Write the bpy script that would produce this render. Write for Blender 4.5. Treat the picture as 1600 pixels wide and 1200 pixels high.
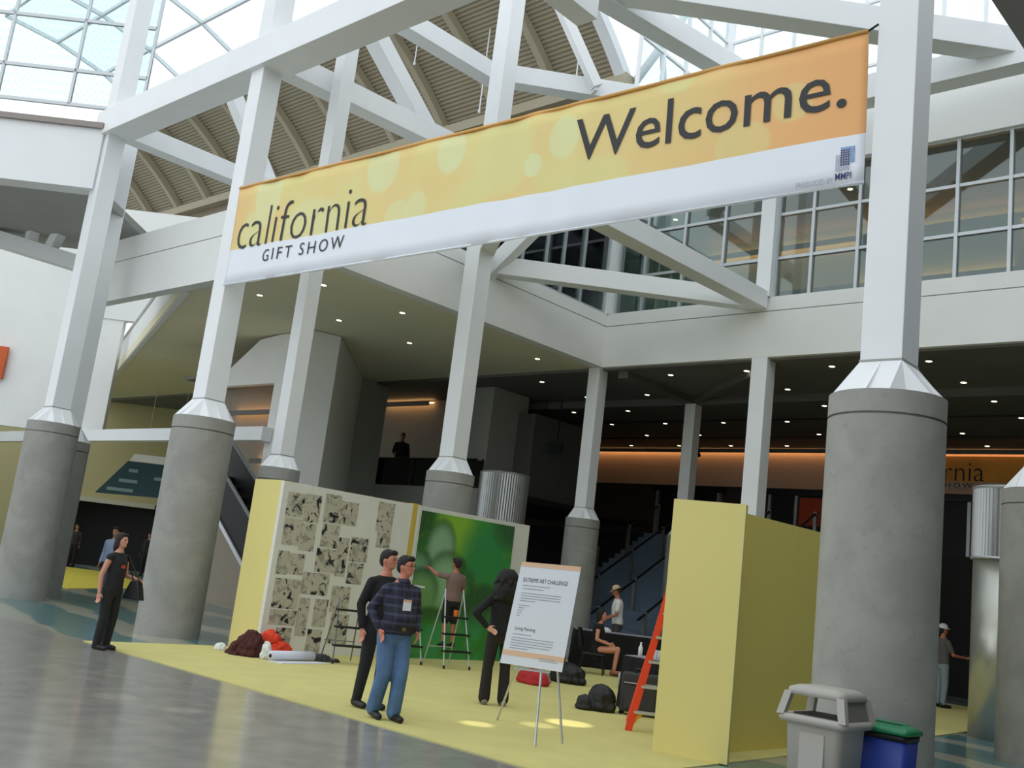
import bpy, bmesh, math, random
from mathutils import Vector, Matrix, Euler, noise as mnoise

random.seed(7)
SC = bpy.context.scene
for o in list(bpy.data.objects):
    bpy.data.objects.remove(o, do_unlink=True)
COL = SC.collection

# ------------------------------------------------------------------ camera
# world: x runs along the glazed facade (to the right), y runs back into the building, origin = base of the banner's left column
YAW, PITCH, ROLL = math.radians(43.1155), math.radians(10.8475), math.radians(6.9594)
cam_data = bpy.data.cameras.new('camera')
cam_data.sensor_fit = 'HORIZONTAL'
cam_data.sensor_width = 36.0
cam_data.lens = 36.0 * 1584.86 / 1600.0
cam_data.clip_end = 500
cam = bpy.data.objects.new('camera', cam_data)
COL.objects.link(cam)
cam.location = (16.170, -9.457, 1.62)
cam.rotation_euler = (Matrix.Rotation(YAW, 3, 'Z') @ Matrix.Rotation(math.radians(90) + PITCH, 3, 'X') @ Matrix.Rotation(ROLL, 3, 'Z')).to_euler()
SC.camera = cam

# ------------------------------------------------------------------ sky, sun, exposure
world = bpy.data.worlds.new('sky')
SC.world = world
world.use_nodes = True
bg = world.node_tree.nodes['Background']
bg.inputs['Color'].default_value = (0.90, 0.965, 1.0, 1)
bg.inputs['Strength'].default_value = 1.35
SC.view_settings.view_transform = 'Standard'
SC.view_settings.look = 'None'
SC.view_settings.gamma = 1.0
SC.view_settings.exposure = 0.0
SC.view_settings.use_curve_mapping = False

# ------------------------------------------------------------------ helpers: materials
def lin(c):
    return tuple(((v / 255.0) / 12.92 if v / 255.0 <= 0.04045 else ((v / 255.0 + 0.055) / 1.055) ** 2.4) for v in c)

MATS = {}
def M(name, rgb, rough=0.6, metal=0.0, var=0.0, scale=4.0, bump=0.0, spec=0.5, emit=None, estr=0.0):
    if name in MATS:
        return MATS[name]
    m = bpy.data.materials.new(name); m.use_nodes = True
    nt = m.node_tree; b = nt.nodes['Principled BSDF']
    c = lin(rgb)
    b.inputs['Base Color'].default_value = (*c, 1)
    b.inputs['Roughness'].default_value = rough
    b.inputs['Metallic'].default_value = metal
    b.inputs['Specular IOR Level'].default_value = spec
    if emit:
        b.inputs['Emission Color'].default_value = (*lin(emit), 1)
        b.inputs['Emission Strength'].default_value = estr
    if var > 0 or bump > 0:
        tc = nt.nodes.new('ShaderNodeTexCoord'); nz = nt.nodes.new('ShaderNodeTexNoise')
        nz.inputs['Scale'].default_value = scale; nz.inputs['Detail'].default_value = 6
        nt.links.new(tc.outputs['Object'], nz.inputs['Vector'])
        if var > 0:
            r = nt.nodes.new('ShaderNodeValToRGB')
            r.color_ramp.elements[0].position = 0.3; r.color_ramp.elements[1].position = 0.7
            r.color_ramp.elements[0].color = (*[v * (1 - var) for v in c], 1)
            r.color_ramp.elements[1].color = (*[min(1, v * (1 + var)) for v in c], 1)
            nt.links.new(nz.outputs['Fac'], r.inputs['Fac']); nt.links.new(r.outputs['Color'], b.inputs['Base Color'])
        if bump > 0:
            bp = nt.nodes.new('ShaderNodeBump'); bp.inputs['Strength'].default_value = bump; bp.inputs['Distance'].default_value = 0.02
            nt.links.new(nz.outputs['Fac'], bp.inputs['Height']); nt.links.new(bp.outputs['Normal'], b.inputs['Normal'])
    MATS[name] = m
    return m

class NB:
    """small node-building helper"""
    def __init__(s, name, rough=0.6, coord='Object'):
        s.m = bpy.data.materials.new(name); s.m.use_nodes = True; s.nt = s.m.node_tree
        s.b = s.nt.nodes['Principled BSDF']; s.b.inputs['Roughness'].default_value = rough
        tc = s.nt.nodes.new('ShaderNodeTexCoord'); s.co = tc.outputs[coord]
        sx = s.nt.nodes.new('ShaderNodeSeparateXYZ'); s.nt.links.new(s.co, sx.inputs[0]); s.x, s.y, s.z = sx.outputs
        MATS[name] = s.m
    def link(s, a, b): s.nt.links.new(a, b)
    def put(s, sock, v):
        if isinstance(v, bpy.types.NodeSocket): s.link(v, sock)
        elif isinstance(v, (tuple, list)) and len(v) == 3 and sock.type == 'RGBA': sock.default_value = (*v, 1)
        else: sock.default_value = v
    def math(s, op, a, b=0.0, clamp=False):
        n = s.nt.nodes.new('ShaderNodeMath'); n.operation = op; n.use_clamp = clamp
        s.put(n.inputs[0], a); s.put(n.inputs[1], b); return n.outputs[0]
    def mix(s, f, a, b):
        n = s.nt.nodes.new('ShaderNodeMix'); n.data_type = 'RGBA'
        s.put(n.inputs[0], f); s.put(n.inputs[6], a); s.put(n.inputs[7], b); return n.outputs[2]
    def noise(s, scale, detail=4, vec=None, dist=0.0):
        n = s.nt.nodes.new('ShaderNodeTexNoise'); n.inputs['Scale'].default_value = scale; n.inputs['Detail'].default_value = detail
        n.inputs['Distortion'].default_value = dist
        s.link(vec or s.co, n.inputs['Vector']); return n.outputs['Fac']
    def step(s, v, a, b):
        n = s.nt.nodes.new('ShaderNodeMapRange'); n.interpolation_type = 'SMOOTHSTEP'
        s.put(n.inputs[0], v); s.put(n.inputs[1], a); s.put(n.inputs[2], b); return n.outputs[0]
    def ell(s, u, v, cu, cv, ru, rv, soft=0.15):
        a = s.math('DIVIDE', s.math('SUBTRACT', u, cu), ru); b = s.math('DIVIDE', s.math('SUBTRACT', v, cv), rv)
        d = s.math('ADD', s.math('MULTIPLY', a, a), s.math('MULTIPLY', b, b))
        return s.math('SUBTRACT', 1.0, s.step(d, 1 - soft, 1 + soft))
    def color(s, c): s.put(s.b.inputs['Base Color'], c); return s.m

white = M('white_painted_steel', (236, 238, 240), 0.45, var=0.02, scale=1.5)
plaster = M('white_plaster', (236, 236, 234), 0.7, var=0.03, scale=0.8)
greyplaster = M('grey_plaster', (166, 166, 162), 0.8, var=0.04, scale=0.8)
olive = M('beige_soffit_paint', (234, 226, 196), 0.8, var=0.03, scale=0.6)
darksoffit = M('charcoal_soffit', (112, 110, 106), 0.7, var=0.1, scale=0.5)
yellow = M('yellow_panel_paint', (224, 210, 132), 0.6, var=0.02, scale=1.0)
alum = M('aluminium', (196, 200, 203), 0.4, metal=0.6)
darkmetal = M('dark_metal', (40, 40, 42), 0.45, metal=0.5)
black = M('black_plastic', (18, 18, 19), 0.55)
blackcloth = M('black_cloth', (14, 14, 15), 0.9)
warm = M('warm_cove_glow', (255, 180, 90), 0.5, emit=(255, 196, 128), estr=6.0)
lampglow = M('downlight_glow', (255, 240, 200), 0.5, emit=(255, 238, 200), estr=4.5)

def glass_mat(name, tint, refl=0.25, alpha=0.55, rough=0.03):
    m = bpy.data.materials.new(name); m.use_nodes = True; nt = m.node_tree
    for n in list(nt.nodes): nt.nodes.remove(n)
    out = nt.nodes.new('ShaderNodeOutputMaterial'); mx = nt.nodes.new('ShaderNodeMixShader')
    tr = nt.nodes.new('ShaderNodeBsdfTransparent'); gl = nt.nodes.new('ShaderNodeBsdfGlossy')
    tr.inputs[0].default_value = (*[v for v in lin(tint)], 1); gl.inputs[0].default_value = (0.9, 0.95, 1, 1); gl.inputs['Roughness'].default_value = rough
    fr = nt.nodes.new('ShaderNodeFresnel'); fr.inputs[0].default_value = 1.5
    ad = nt.nodes.new('ShaderNodeMath'); ad.operation = 'ADD'; ad.inputs[1].default_value = refl; ad.use_clamp = True
    nt.links.new(fr.outputs[0], ad.inputs[0]); nt.links.new(ad.outputs[0], mx.inputs[0])
    nt.links.new(tr.outputs[0], mx.inputs[1]); nt.links.new(gl.outputs[0], mx.inputs[2]); nt.links.new(mx.outputs[0], out.inputs[0])
    MATS[name] = m; return m
window_glass = glass_mat('green_window_glass', (206, 224, 216), 0.05)
def clear_mat(name, tint):
    m = bpy.data.materials.new(name); m.use_nodes = True; nt = m.node_tree
    for n in list(nt.nodes): nt.nodes.remove(n)
    out = nt.nodes.new('ShaderNodeOutputMaterial'); tr = nt.nodes.new('ShaderNodeBsdfTransparent'); tr.inputs[0].default_value = (*lin(tint), 1)
    tl = nt.nodes.new('ShaderNodeBsdfTranslucent'); tl.inputs[0].default_value = (0.9, 0.95, 1, 1); mx = nt.nodes.new('ShaderNodeMixShader')
    tc = nt.nodes.new('ShaderNodeTexCoord'); wv = nt.nodes.new('ShaderNodeTexChecker'); wv.inputs['Scale'].default_value = 6.0
    mp = nt.nodes.new('ShaderNodeMath'); mp.operation = 'MULTIPLY'; mp.inputs[1].default_value = 0.12
    nt.links.new(tc.outputs['Object'], wv.inputs['Vector']); nt.links.new(wv.outputs['Fac'], mp.inputs[0]); nt.links.new(mp.outputs[0], mx.inputs[0])
    nt.links.new(tr.outputs[0], mx.inputs[1]); nt.links.new(tl.outputs[0], mx.inputs[2]); nt.links.new(mx.outputs[0], out.inputs[0]); return m
sky_glass = clear_mat('skylight_glass', (246, 251, 252))
rail_glass = glass_mat('railing_glass', (205, 228, 222), 0.06)

# ------------------------------------------------------------------ helpers: geometry
class G:
    def __init__(s): s.v = []; s.f = []; s.mi = []
    def add(s, vs, fs, mi=0):
        n = len(s.v); s.v += [tuple(v) for v in vs]; s.f += [tuple(i + n for i in f) for f in fs]; s.mi += [mi] * len(fs); return s
    def box(s, x0, x1, y0, y1, z0, z1, mi=0):
        vs = [(x, y, z) for z in (z0, z1) for y in (y0, y1) for x in (x0, x1)]
        return s.add(vs, [(0, 2, 3, 1), (4, 5, 7, 6), (0, 1, 5, 4), (2, 6, 7, 3), (0, 4, 6, 2), (1, 3, 7, 5)], mi)
    def beam(s, p, q, w, h, up=(0, 0, 1), mi=0):
        p, q = Vector(p), Vector(q); d = (q - p).normalized(); u = Vector(up)
        if abs(d.dot(u)) > 0.98: u = Vector((1, 0, 0))
        r = d.cross(u).normalized(); u = r.cross(d).normalized()
        vs = []
        for c in (p, q):
            for a, b in ((-1, -1), (1, -1), (1, 1), (-1, 1)): vs.append(c + r * (a * w / 2) + u * (b * h / 2))
        return s.add(vs, [(3, 2, 1, 0), (4, 5, 6, 7), (0, 1, 5, 4), (1, 2, 6, 5), (2, 3, 7, 6), (3, 0, 4, 7)], mi)
    def tube(s, p, q, r0, r1=None, n=10, mi=0):
        r1 = r0 if r1 is None else r1
        p, q = Vector(p), Vector(q); d = (q - p).normalized(); a = Vector((0, 0, 1)) if abs(d.z) < 0.9 else Vector((1, 0, 0))
        u = d.cross(a).normalized(); w = d.cross(u)
        vs = [c + (u * math.cos(6.28318 * i / n) + w * math.sin(6.28318 * i / n)) * r for c, r in ((p, r0), (q, r1)) for i in range(n)]
        fs = [(i, i + n, (i + 1) % n + n, (i + 1) % n) for i in range(n)] + [tuple(range(n)), tuple(range(2 * n - 1, n - 1, -1))]
        return s.add(vs, fs, mi)
    def capsule(s, p, q, r0, r1, n=10, mi=0):
        p, q = Vector(p), Vector(q); d = q - p; L = d.length
        d = d / L if L > 1e-6 else Vector((0, 0, 1)); a = Vector((0, 0, 1)) if abs(d.z) < 0.9 else Vector((1, 0, 0))
        u = d.cross(a).normalized(); w = d.cross(u)
        rings = []
        for k in range(1, 4): t = math.radians(-90 + 30 * k); rings.append((p + d * (r0 * math.sin(t)), r0 * math.cos(t)))
        for k in range(0, 3): t = math.radians(30 * k); rings.append((q + d * (r1 * math.sin(t)), r1 * math.cos(t)))
        vs = [p - d * r0] + [c + (u * math.cos(6.28318 * i / n) + w * math.sin(6.28318 * i / n)) * r for c, r in rings for i in range(n)] + [q + d * r1]
        fs = [(0, 1 + (i + 1) % n, 1 + i) for i in range(n)]
        for k in range(len(rings) - 1):
            b = 1 + k * n; fs += [(b + i, b + (i + 1) % n, b + n + (i + 1) % n, b + n + i) for i in range(n)]
        b = 1 + (len(rings) - 1) * n; fs += [(b + i, b + (i + 1) % n, len(vs) - 1) for i in range(n)]
        return s.add(vs, fs, mi)
    def ell(s, c, r, rot=None, nu=12, nv=8, mi=0):
        c = Vector(c); R = rot or Matrix.Identity(3); vs = []
        for j in range(1, nv):
            t = math.pi * j / nv
            for i in range(nu):
                a = 6.28318 * i / nu
                vs.append(c + R @ Vector((r[0] * math.sin(t) * math.cos(a), r[1] * math.sin(t) * math.sin(a), r[2] * math.cos(t))))
        top = len(vs); vs += [c + R @ Vector((0, 0, r[2])), c + R @ Vector((0, 0, -r[2]))]
        fs = []
        for j in range(nv - 2):
            for i in range(nu): fs.append((j * nu + i, (j + 1) * nu + i, (j + 1) * nu + (i + 1) % nu, j * nu + (i + 1) % nu))
        for i in range(nu):
            fs.append((top, i, (i + 1) % nu)); b = (nv - 2) * nu; fs.append((top + 1, b + (i + 1) % nu, b + i))
        return s.add(vs, fs, mi)
    def lathe(s, c, prof, n=32, mi=0, cap=True):
        vs = [(c[0] + r * math.cos(6.28318 * i / n), c[1] + r * math.sin(6.28318 * i / n), c[2] + z) for r, z in prof for i in range(n)]
        fs = []
        for k in range(len(prof) - 1): fs += [(k * n + i, k * n + (i + 1) % n, (k + 1) * n + (i + 1) % n, (k + 1) * n + i) for i in range(n)]
        if cap: fs += [tuple(range(n - 1, -1, -1)), tuple(range((len(prof) - 1) * n, len(prof) * n))]
        return s.add(vs, fs, mi)
    def loft(s, rings, cap=True, mi=0):
        n = len(rings[0]); vs = [v for r in rings for v in r]; fs = []
        for k in range(len(rings) - 1): fs += [(k * n + i, k * n + (i + 1) % n, (k + 1) * n + (i + 1) % n, (k + 1) * n + i) for i in range(n)]
        if cap: fs += [tuple(range(n - 1, -1, -1)), tuple(range((len(rings) - 1) * n, len(rings) * n))]
        return s.add(vs, fs, mi)
    def prism(s, poly, ext, mi=0):
        """polygon (list of 3D points) extruded by vector ext"""
        e = Vector(ext); n = len(poly); vs = [Vector(p) for p in poly] + [Vector(p) + e for p in poly]
        fs = [tuple(range(n - 1, -1, -1)), tuple(range(n, 2 * n))] + [(i, (i + 1) % n, (i + 1) % n + n, i + n) for i in range(n)]
        return s.add(vs, fs, mi)
    def mesh(s, name, smooth=False, off=(0, 0, 0)):
        me = bpy.data.meshes.new(name)
        me.from_pydata([(v[0] - off[0], v[1] - off[1], v[2] - off[2]) for v in s.v], [], s.f)
        if any(s.mi):
            me.polygons.foreach_set('material_index', s.mi)
        me.validate(); bm = bmesh.new(); bm.from_mesh(me); bmesh.ops.recalc_face_normals(bm, faces=bm.faces); bm.to_mesh(me); bm.free()
        if smooth:
            me.polygons.foreach_set('use_smooth', [True] * len(me.polygons))
        return me

def link(name, me, mat, parent=None, loc=(0, 0, 0), rot=None):
    o = bpy.data.objects.new(name, me); COL.objects.link(o)
    for m in (mat if isinstance(mat, (list, tuple)) else [mat]): me.materials.append(m) if m.name not in [x.name for x in me.materials if x] else None
    o.location = loc
    if rot: o.rotation_euler = rot
    if parent: o.parent = parent
    return o

def tag(o, label=None, cat=None, group=None, kind=None):
    if label: o['label'] = label
    if cat: o['category'] = cat
    if group: o['group'] = group
    if kind: o['kind'] = kind
    return o

def thing(name, label, cat, loc=(0, 0, 0), rz=0.0, group=None, kind=None):
    o = bpy.data.objects.new(name, None); COL.objects.link(o); o.empty_display_size = 0.2
    o.location = loc; o.rotation_euler = (0, 0, rz); return tag(o, label, cat, group, kind)

def part(t, name, g, mat, smooth=False, bevel=0.0, world=True):
    """one part mesh under thing t; geometry in world coordinates when the thing is unrotated, else local"""
    off = t['_o'] if '_o' in t.keys() else (tuple(t.location) if world else (0, 0, 0))
    o = link(name, g.mesh(name, smooth, off), mat, t)
    if bevel:
        b = o.modifiers.new('bevel', 'BEVEL'); b.width = bevel; b.segments = 2; b.limit_method = 'ANGLE'
    return o

def sub(p, name, g, mat, smooth=False):
    """sub-part: p is a part mesh sitting at its thing's origin"""
    off = tuple(p.parent.location) if p.parent else tuple(p.location)
    return link(name, g.mesh(name, smooth, off), mat, p)

def solo(name, g, mat, label, cat, base, group=None, smooth=False, bevel=0.0, kind=None):
    o = link(name, g.mesh(name, smooth, base), mat, None, base)
    if bevel:
        b = o.modifiers.new('bevel', 'BEVEL'); b.width = bevel; b.segments = 2; b.limit_method = 'ANGLE'
    return tag(o, label, cat, group, kind)

def struct(name, g, mat, label, cat, base=(0, 0, 0), smooth=False):
    return solo(name, g, mat, label, cat, base, None, smooth, 0, 'structure')

def copy_tree(o, parent=None):
    c = o.copy(); COL.objects.link(c); c.parent = parent
    for ch in o.children: copy_tree(ch, c)
    return c

def text_mesh(body, size=1.0, bold=0.0, spacing=1.0, depth=0.0):
    cu = bpy.data.curves.new('text', 'FONT'); cu.body = body; cu.size = size; cu.offset = bold; cu.space_character = spacing
    cu.resolution_u = 3; cu.extrude = depth
    o = bpy.data.objects.new('text', cu); COL.objects.link(o)
    dg = bpy.context.evaluated_depsgraph_get(); me = bpy.data.meshes.new_from_object(o.evaluated_get(dg))
    bpy.data.objects.remove(o, do_unlink=True)
    xs = [v.co.x for v in me.vertices]; ys = [v.co.y for v in me.vertices]
    return me, min(xs), max(xs), min(ys), max(ys)

def map_text(name, body, fn, u0, u1, v0, v1, mat, parent, bold=0.0, spacing=1.0, off=(0, 0, 0), split=True):
    """text stretched to the box u0..u1, v0..v1 of a surface given by fn(u, v) -> point; one part per letter"""
    cu = bpy.data.curves.new('text', 'FONT'); cu.body = body; cu.offset = bold; cu.space_character = spacing; cu.resolution_u = 3
    for k in range(len(body)): cu.materials.append(mat)
    for k, bf_ in enumerate(cu.body_format): bf_.material_index = k
    o = bpy.data.objects.new('text', cu); COL.objects.link(o)
    me = bpy.data.meshes.new_from_object(o.evaluated_get(bpy.context.evaluated_depsgraph_get())); bpy.data.objects.remove(o, do_unlink=True)
    co = [v.co.copy() for v in me.vertices]; a, b = min(c.x for c in co), max(c.x for c in co); c_, d_ = min(c.y for c in co), max(c.y for c in co)
    P = [fn(u0 + (c.x - a) / (b - a) * (u1 - u0), v0 + (c.y - c_) / (d_ - c_) * (v1 - v0)) for c in co]
    groups = {}
    for p in me.polygons: groups.setdefault(p.material_index if split else 0, []).append(list(p.vertices))
    for k in sorted(groups):
        idx = sorted({i for f in groups[k] for i in f}); mp = {i: n for n, i in enumerate(idx)}
        o = link(name, G().add([P[i] for i in idx], [tuple(mp[i] for i in f) for f in groups[k]]).mesh(name, False, off), mat, parent)
        if not split: o['kind'] = 'stuff'
    bpy.data.meshes.remove(me)

# added spot lamps imitating sun patches on the carpet and streaks on the polished floor
for k, (x, y, r, w) in enumerate(((8.28, 0.70, 0.30, 16000), (8.16, -0.80, 0.20, 12000), (8.33, 0.05, 0.22, 8000), (6.25, -4.10, 0.24, 5000), (7.05, -3.80, 0.20, 5000))):
    ld = bpy.data.lights.new('sun_patch_spot', 'SPOT'); ld.energy = w; ld.color = (1.0, 0.95, 0.85); ld.spot_size = 2 * math.atan(r / 19.0); ld.spot_blend = 0.5; ld.shadow_soft_size = 0.05
    lo = bpy.data.objects.new('sun_patch_spot', ld); COL.objects.link(lo); src = Vector((x + 4.0, y - 5.0, 19.0)); lo.location = src
    lo.rotation_euler = (Vector((x, y, 0)) - src).to_track_quat('-Z', 'Y').to_euler()

# ================================================================== THE SETTING
# ---- floor: polished grey terrazzo with a teal and cream figured field beyond the front aisle
nb = NB('polished_terrazzo', 0.16)
n1 = nb.noise(0.35, 3); n2 = nb.noise(3.0, 5); n3 = nb.noise(60.0, 2)
grey = nb.mix(nb.step(n2, 0.3, 0.7), lin((140, 138, 133)), lin((158, 155, 148)))
grey = nb.mix(nb.math('MULTIPLY', n3, 0.25), grey, lin((120, 118, 112)))
wob = nb.math('ADD', nb.y, nb.math('MULTIPLY', n1, 1.6))
band = nb.math('SINE', nb.math('ADD', nb.math('MULTIPLY', nb.x, 0.55), nb.math('MULTIPLY', wob, 3.4)))
teal = nb.mix(nb.step(band, 0.25, 0.6), lin((92, 128, 130)), lin((168, 168, 152)))
mask = nb.step(wob, -1.35, -1.05)
nb.color(nb.mix(mask, grey, teal)); nb.b.inputs['Specular IOR Level'].default_value = 0.55
struct('floor', G().box(-70, 34, -40, 40, -0.3, 0.0), MATS['polished_terrazzo'], 'polished grey terrazzo floor with teal and cream bands', 'floor')

# ---- lower mezzanine: beige soffit and white fascias (fascia in front of the left columns, fascia running back, fascia under the windows)
ZS = 7.30
struct('ceiling_mezzanine', G().prism([(0.0, 1.98, ZS), (0.0, 11.0, ZS), (-60, 23, ZS), (-60, 22.8, ZS), (-24.0, 9.2, ZS), (-5.4, 1.98, ZS)], (0, 0, 0.3)), olive, 'smooth beige soffit under the mezzanine with small downlights', 'ceiling', (-10, 6, ZS))
def fascia(name, x0, x1, y0, y1, z0, zs, z1, label, base):
    t = thing(name, label, 'wall', base, kind='structure')
    part(t, 'fascia_panel', G().box(x0, x1, y0, y1, z0, zs - 0.012), plaster)
    part(t, 'fascia_panel', G().box(x0, x1, y0, y1, zs + 0.012, z1), plaster)
    d = 0.03
    part(t, 'shadow_gap', G().box(x0 + d * (x1 - x0 > 1), x1 - d, y0 + d, y1 - d * (y1 - y0 > 1), zs - 0.012, zs + 0.012), greyplaster)
    return t
fascia('wall_left', -9.45, 0.27, 1.70, 1.98, 7.27, 8.3, 8.9, 'white fascia band hanging between the two left columns', (-5, 1.8, 7.27))
t = thing('wall_diagonal', 'light angled fascia at left above the beige soffit edge', 'wall', (-12, 4.6, 7.28), kind='structure')
part(t, 'fascia_panel', G().prism([(-5.3, 1.98, 7.27), (-24.0, 9.2, 7.27), (-24.0, 9.35, 7.27), (-5.3, 2.13, 7.27)], (0, 0, 1.3)), plaster)
fascia('wall_middle', -0.02, 0.27, 1.98, 11.10, 7.27, 8.36, 8.68, 'white fascia running back to the inner corner column', (0.1, 6, 7.27))
fascia('wall_back', 0.27, 20, 10.85, 11.15, 7.27, 8.36, 8.70, 'white fascia under the grid of upper windows', (8, 11, 7.27))
struct('wall_top', G().box(-0.02, 20, 10.85, 11.15, 11.80, 13.1), plaster, 'white wall strip above the grid of upper windows', 'wall', (8, 11, 11.8))
struct('floor_terrace', G().prism([(0.0, 1.98, 8.35), (0.0, 14.0, 8.35), (-60, 23.2, 8.35), (-60, 22.8, 8.35), (-24.0, 9.2, 8.35), (-5.4, 1.98, 8.35)], (0, 0, 0.15)), greyplaster, 'upper terrace slab over the mezzanine soffit', 'floor', (-10, 6, 8.35))

# ---- hall behind: dark soffit, back wall with lit cove, upper landing
t = thing('ceiling', 'dark charcoal soffit of the back hall', 'ceiling', (0, 17, 7.2), kind='structure')
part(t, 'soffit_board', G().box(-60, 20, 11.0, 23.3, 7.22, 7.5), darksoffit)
soffitbeam = M('soffit_beam_paint', (104, 104, 100), 0.7)
part(t, 'beam', G().box(-12, 0.5, 14.45, 14.75, 7.02, 7.22), soffitbeam)
part(t, 'beam', G().box(0.9, 20, 14.45, 14.75, 7.02, 7.22), soffitbeam)
part(t, 'beam', G().box(0.55, 0.85, 11.2, 14.45, 7.04, 7.22), soffitbeam)
part(t, 'beam', G().prism([(0.9, 14.3, 7.05), (1.1, 14.3, 7.05), (4.8, 11.3, 7.05), (4.6, 11.3, 7.05)], (0, 0, 0.17)), soffitbeam)
for yy in (17.6, 20.6):
    part(t, 'joint', G().box(-12, 20, yy, yy + 0.08, 7.19, 7.22), black)
salmon = M('salmon_wall_paint', (214, 180, 158), 0.75, var=0.04, scale=0.7)
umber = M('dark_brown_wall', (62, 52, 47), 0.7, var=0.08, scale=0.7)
t = thing('wall_hall', 'back wall of the hall, salmon upper band over dark brown', 'wall', (0, 23, 0), kind='structure')
part(t, 'upper_band', G().box(-45, 20, 23.0, 23.3, 5.86, 7.22), salmon)
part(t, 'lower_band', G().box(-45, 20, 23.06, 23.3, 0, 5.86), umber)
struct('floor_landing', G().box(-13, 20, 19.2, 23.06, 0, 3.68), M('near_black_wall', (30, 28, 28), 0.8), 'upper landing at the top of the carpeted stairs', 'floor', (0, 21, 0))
warm_bright = M('bright_warm_glow', (255, 190, 110), 0.5, emit=(255, 160, 84), estr=14.0)
def cove(x0, x1, y, z, label, m=None):
    tt = thing('cove_light', label, 'light', ((x0 + x1) / 2, y, z))
    part(tt, 'trough', G().box(x0, x1, y - 0.34, y - 0.30, z - 0.02, z + 0.12), darksoffit)
    part(tt, 'glow_strip', G().box(x0, x1, y - 0.16, y - 0.08, z + 0.10, z + 0.12), m or warm)
cove(-11, 20, 23.0, 7.08, 'long warm cove light along the top of the salmon back wall')
for i, (a, b) in enumerate(((-5.9, -3.15), (-1.2, 0.9), (3.0, 5.6))):
    t = thing('door_%d' % (i + 1), ['dark framed glass doorway on the landing left of the yellow tower', 'dark framed glass doorway with orange panel behind yellow tower', 'dark doorway under the hall banner'][i], 'door', (a, 23, 3.68), kind='structure')
    for x in (a, (a + b) / 2 - 0.05, b - 0.1):
        part(t, 'jamb', G().box(x, x + 0.1, 22.85, 23.05, 3.68, 5.78), alum)
    part(t, 'head', G().box(a - 0.15, b + 0.15, 22.82, 23.05, 5.60, 5.80), darkmetal)
    part(t, 'leaf', G().box(a + 0.1, (a + b) / 2 - 0.05, 22.96, 23.0, 3.68, 5.60), black)
    part(t, 'leaf', G().box((a + b) / 2 + 0.05, b - 0.1, 22.96, 23.0, 3.68, 5.60), black)
    if i == 1:
        part(t, 'orange_panel', G().box((a + b) / 2 + 0.1, b - 0.15, 22.92, 22.955, 4.6, 5.55), M('orange_sign', (196, 70, 34), 0.6))
# left part of hall: grey parapet wall of the upper level, pier, lit wall behind
struct('wall_parapet', G().box(-14, -3.6, 11.5, 11.8, 0, 4.07), greyplaster, 'grey wall below the upper level railing behind the drawings wall', 'wall', (-8, 11.6, 0))
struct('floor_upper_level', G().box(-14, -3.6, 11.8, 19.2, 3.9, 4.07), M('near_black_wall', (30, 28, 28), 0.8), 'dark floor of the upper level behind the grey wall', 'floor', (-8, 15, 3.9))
struct('wall_pier', G().box(-5.4, -4.6, 12.0, 13.6, 4.07, 7.2), greyplaster, 'grey pier behind the centre column', 'wall', (-5, 12.5, 4.07))
struct('wall_pier_slim', G().box(-4.6, -3.9, 13.2, 15.5, 4.07, 6.6), M('dark_grey_plaster', (90, 90, 88), 0.8), 'dark grey pier beside the overhead exit sign', 'wall', (-4.3, 14, 4.07))
t = thing('wall_lit', 'wall with warm lit top behind the upper level railing', 'wall', (-10, 13.4, 4.07), kind='structure')
part(t, 'upper_band', G().box(-40, -7.9, 13.5, 13.7, 5.2, 7.2), M('taupe_wall', (150, 140, 126), 0.8))
part(t, 'lower_band', G().box(-40, -7.9, 13.45, 13.7, 4.07, 5.2), umber)
cove(-11.2, -8.7, 13.5, 7.0, 'short warm cove light over the upper level at left')

# ---- upper window storey: room behind
green_wall = M('grey_green_wall', (150, 162, 146), 0.8, var=0.05, scale=0.5)
struct('wall_upper_room', G().box(-14, 20, 15.0, 15.2, 8.5, 11.9), green_wall, 'grey green wall inside the upper window storey', 'wall', (4, 15, 8.5))
struct('floor_upper_room', G().box(-14, 20, 11.15, 23.3, 8.2, 8.45), greyplaster, 'floor of the upper window storey', 'floor', (4, 13, 8.2))
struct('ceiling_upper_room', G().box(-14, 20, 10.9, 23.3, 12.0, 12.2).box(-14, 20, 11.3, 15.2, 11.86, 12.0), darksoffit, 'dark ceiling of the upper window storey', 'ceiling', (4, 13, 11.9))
cove(0.5, 20, 15.0, 11.35, 'warm cove light inside the upper window storey', warm_bright)
cove(1.3, 20, 14.2, 9.75, 'low warm light line behind the lower row of upper windows', warm_bright)
t = thing('glow_line', 'thin orange light line seen through the lower upper windows', 'light', (10, 13.7, 9.55))
part(t, 'strip', G().box(1.2, 20, 13.68, 13.72, 9.50, 9.60), M('orange_line_glow', (255, 170, 100), 0.5, emit=(255, 168, 96), estr=1.1))
part(t, 'housing', G().box(1.2, 20, 13.72, 13.9, 9.46, 9.68), darksoffit)
struct('wall_core', G().box(5.4, 9.2, 14.2, 14.8, 8.45, 11.3).box(9.6, 20, 14.0, 14.8, 8.45, 11.3), green_wall, 'grey green core wall behind the upper windows', 'wall', (8, 14.5, 8.45))

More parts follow.
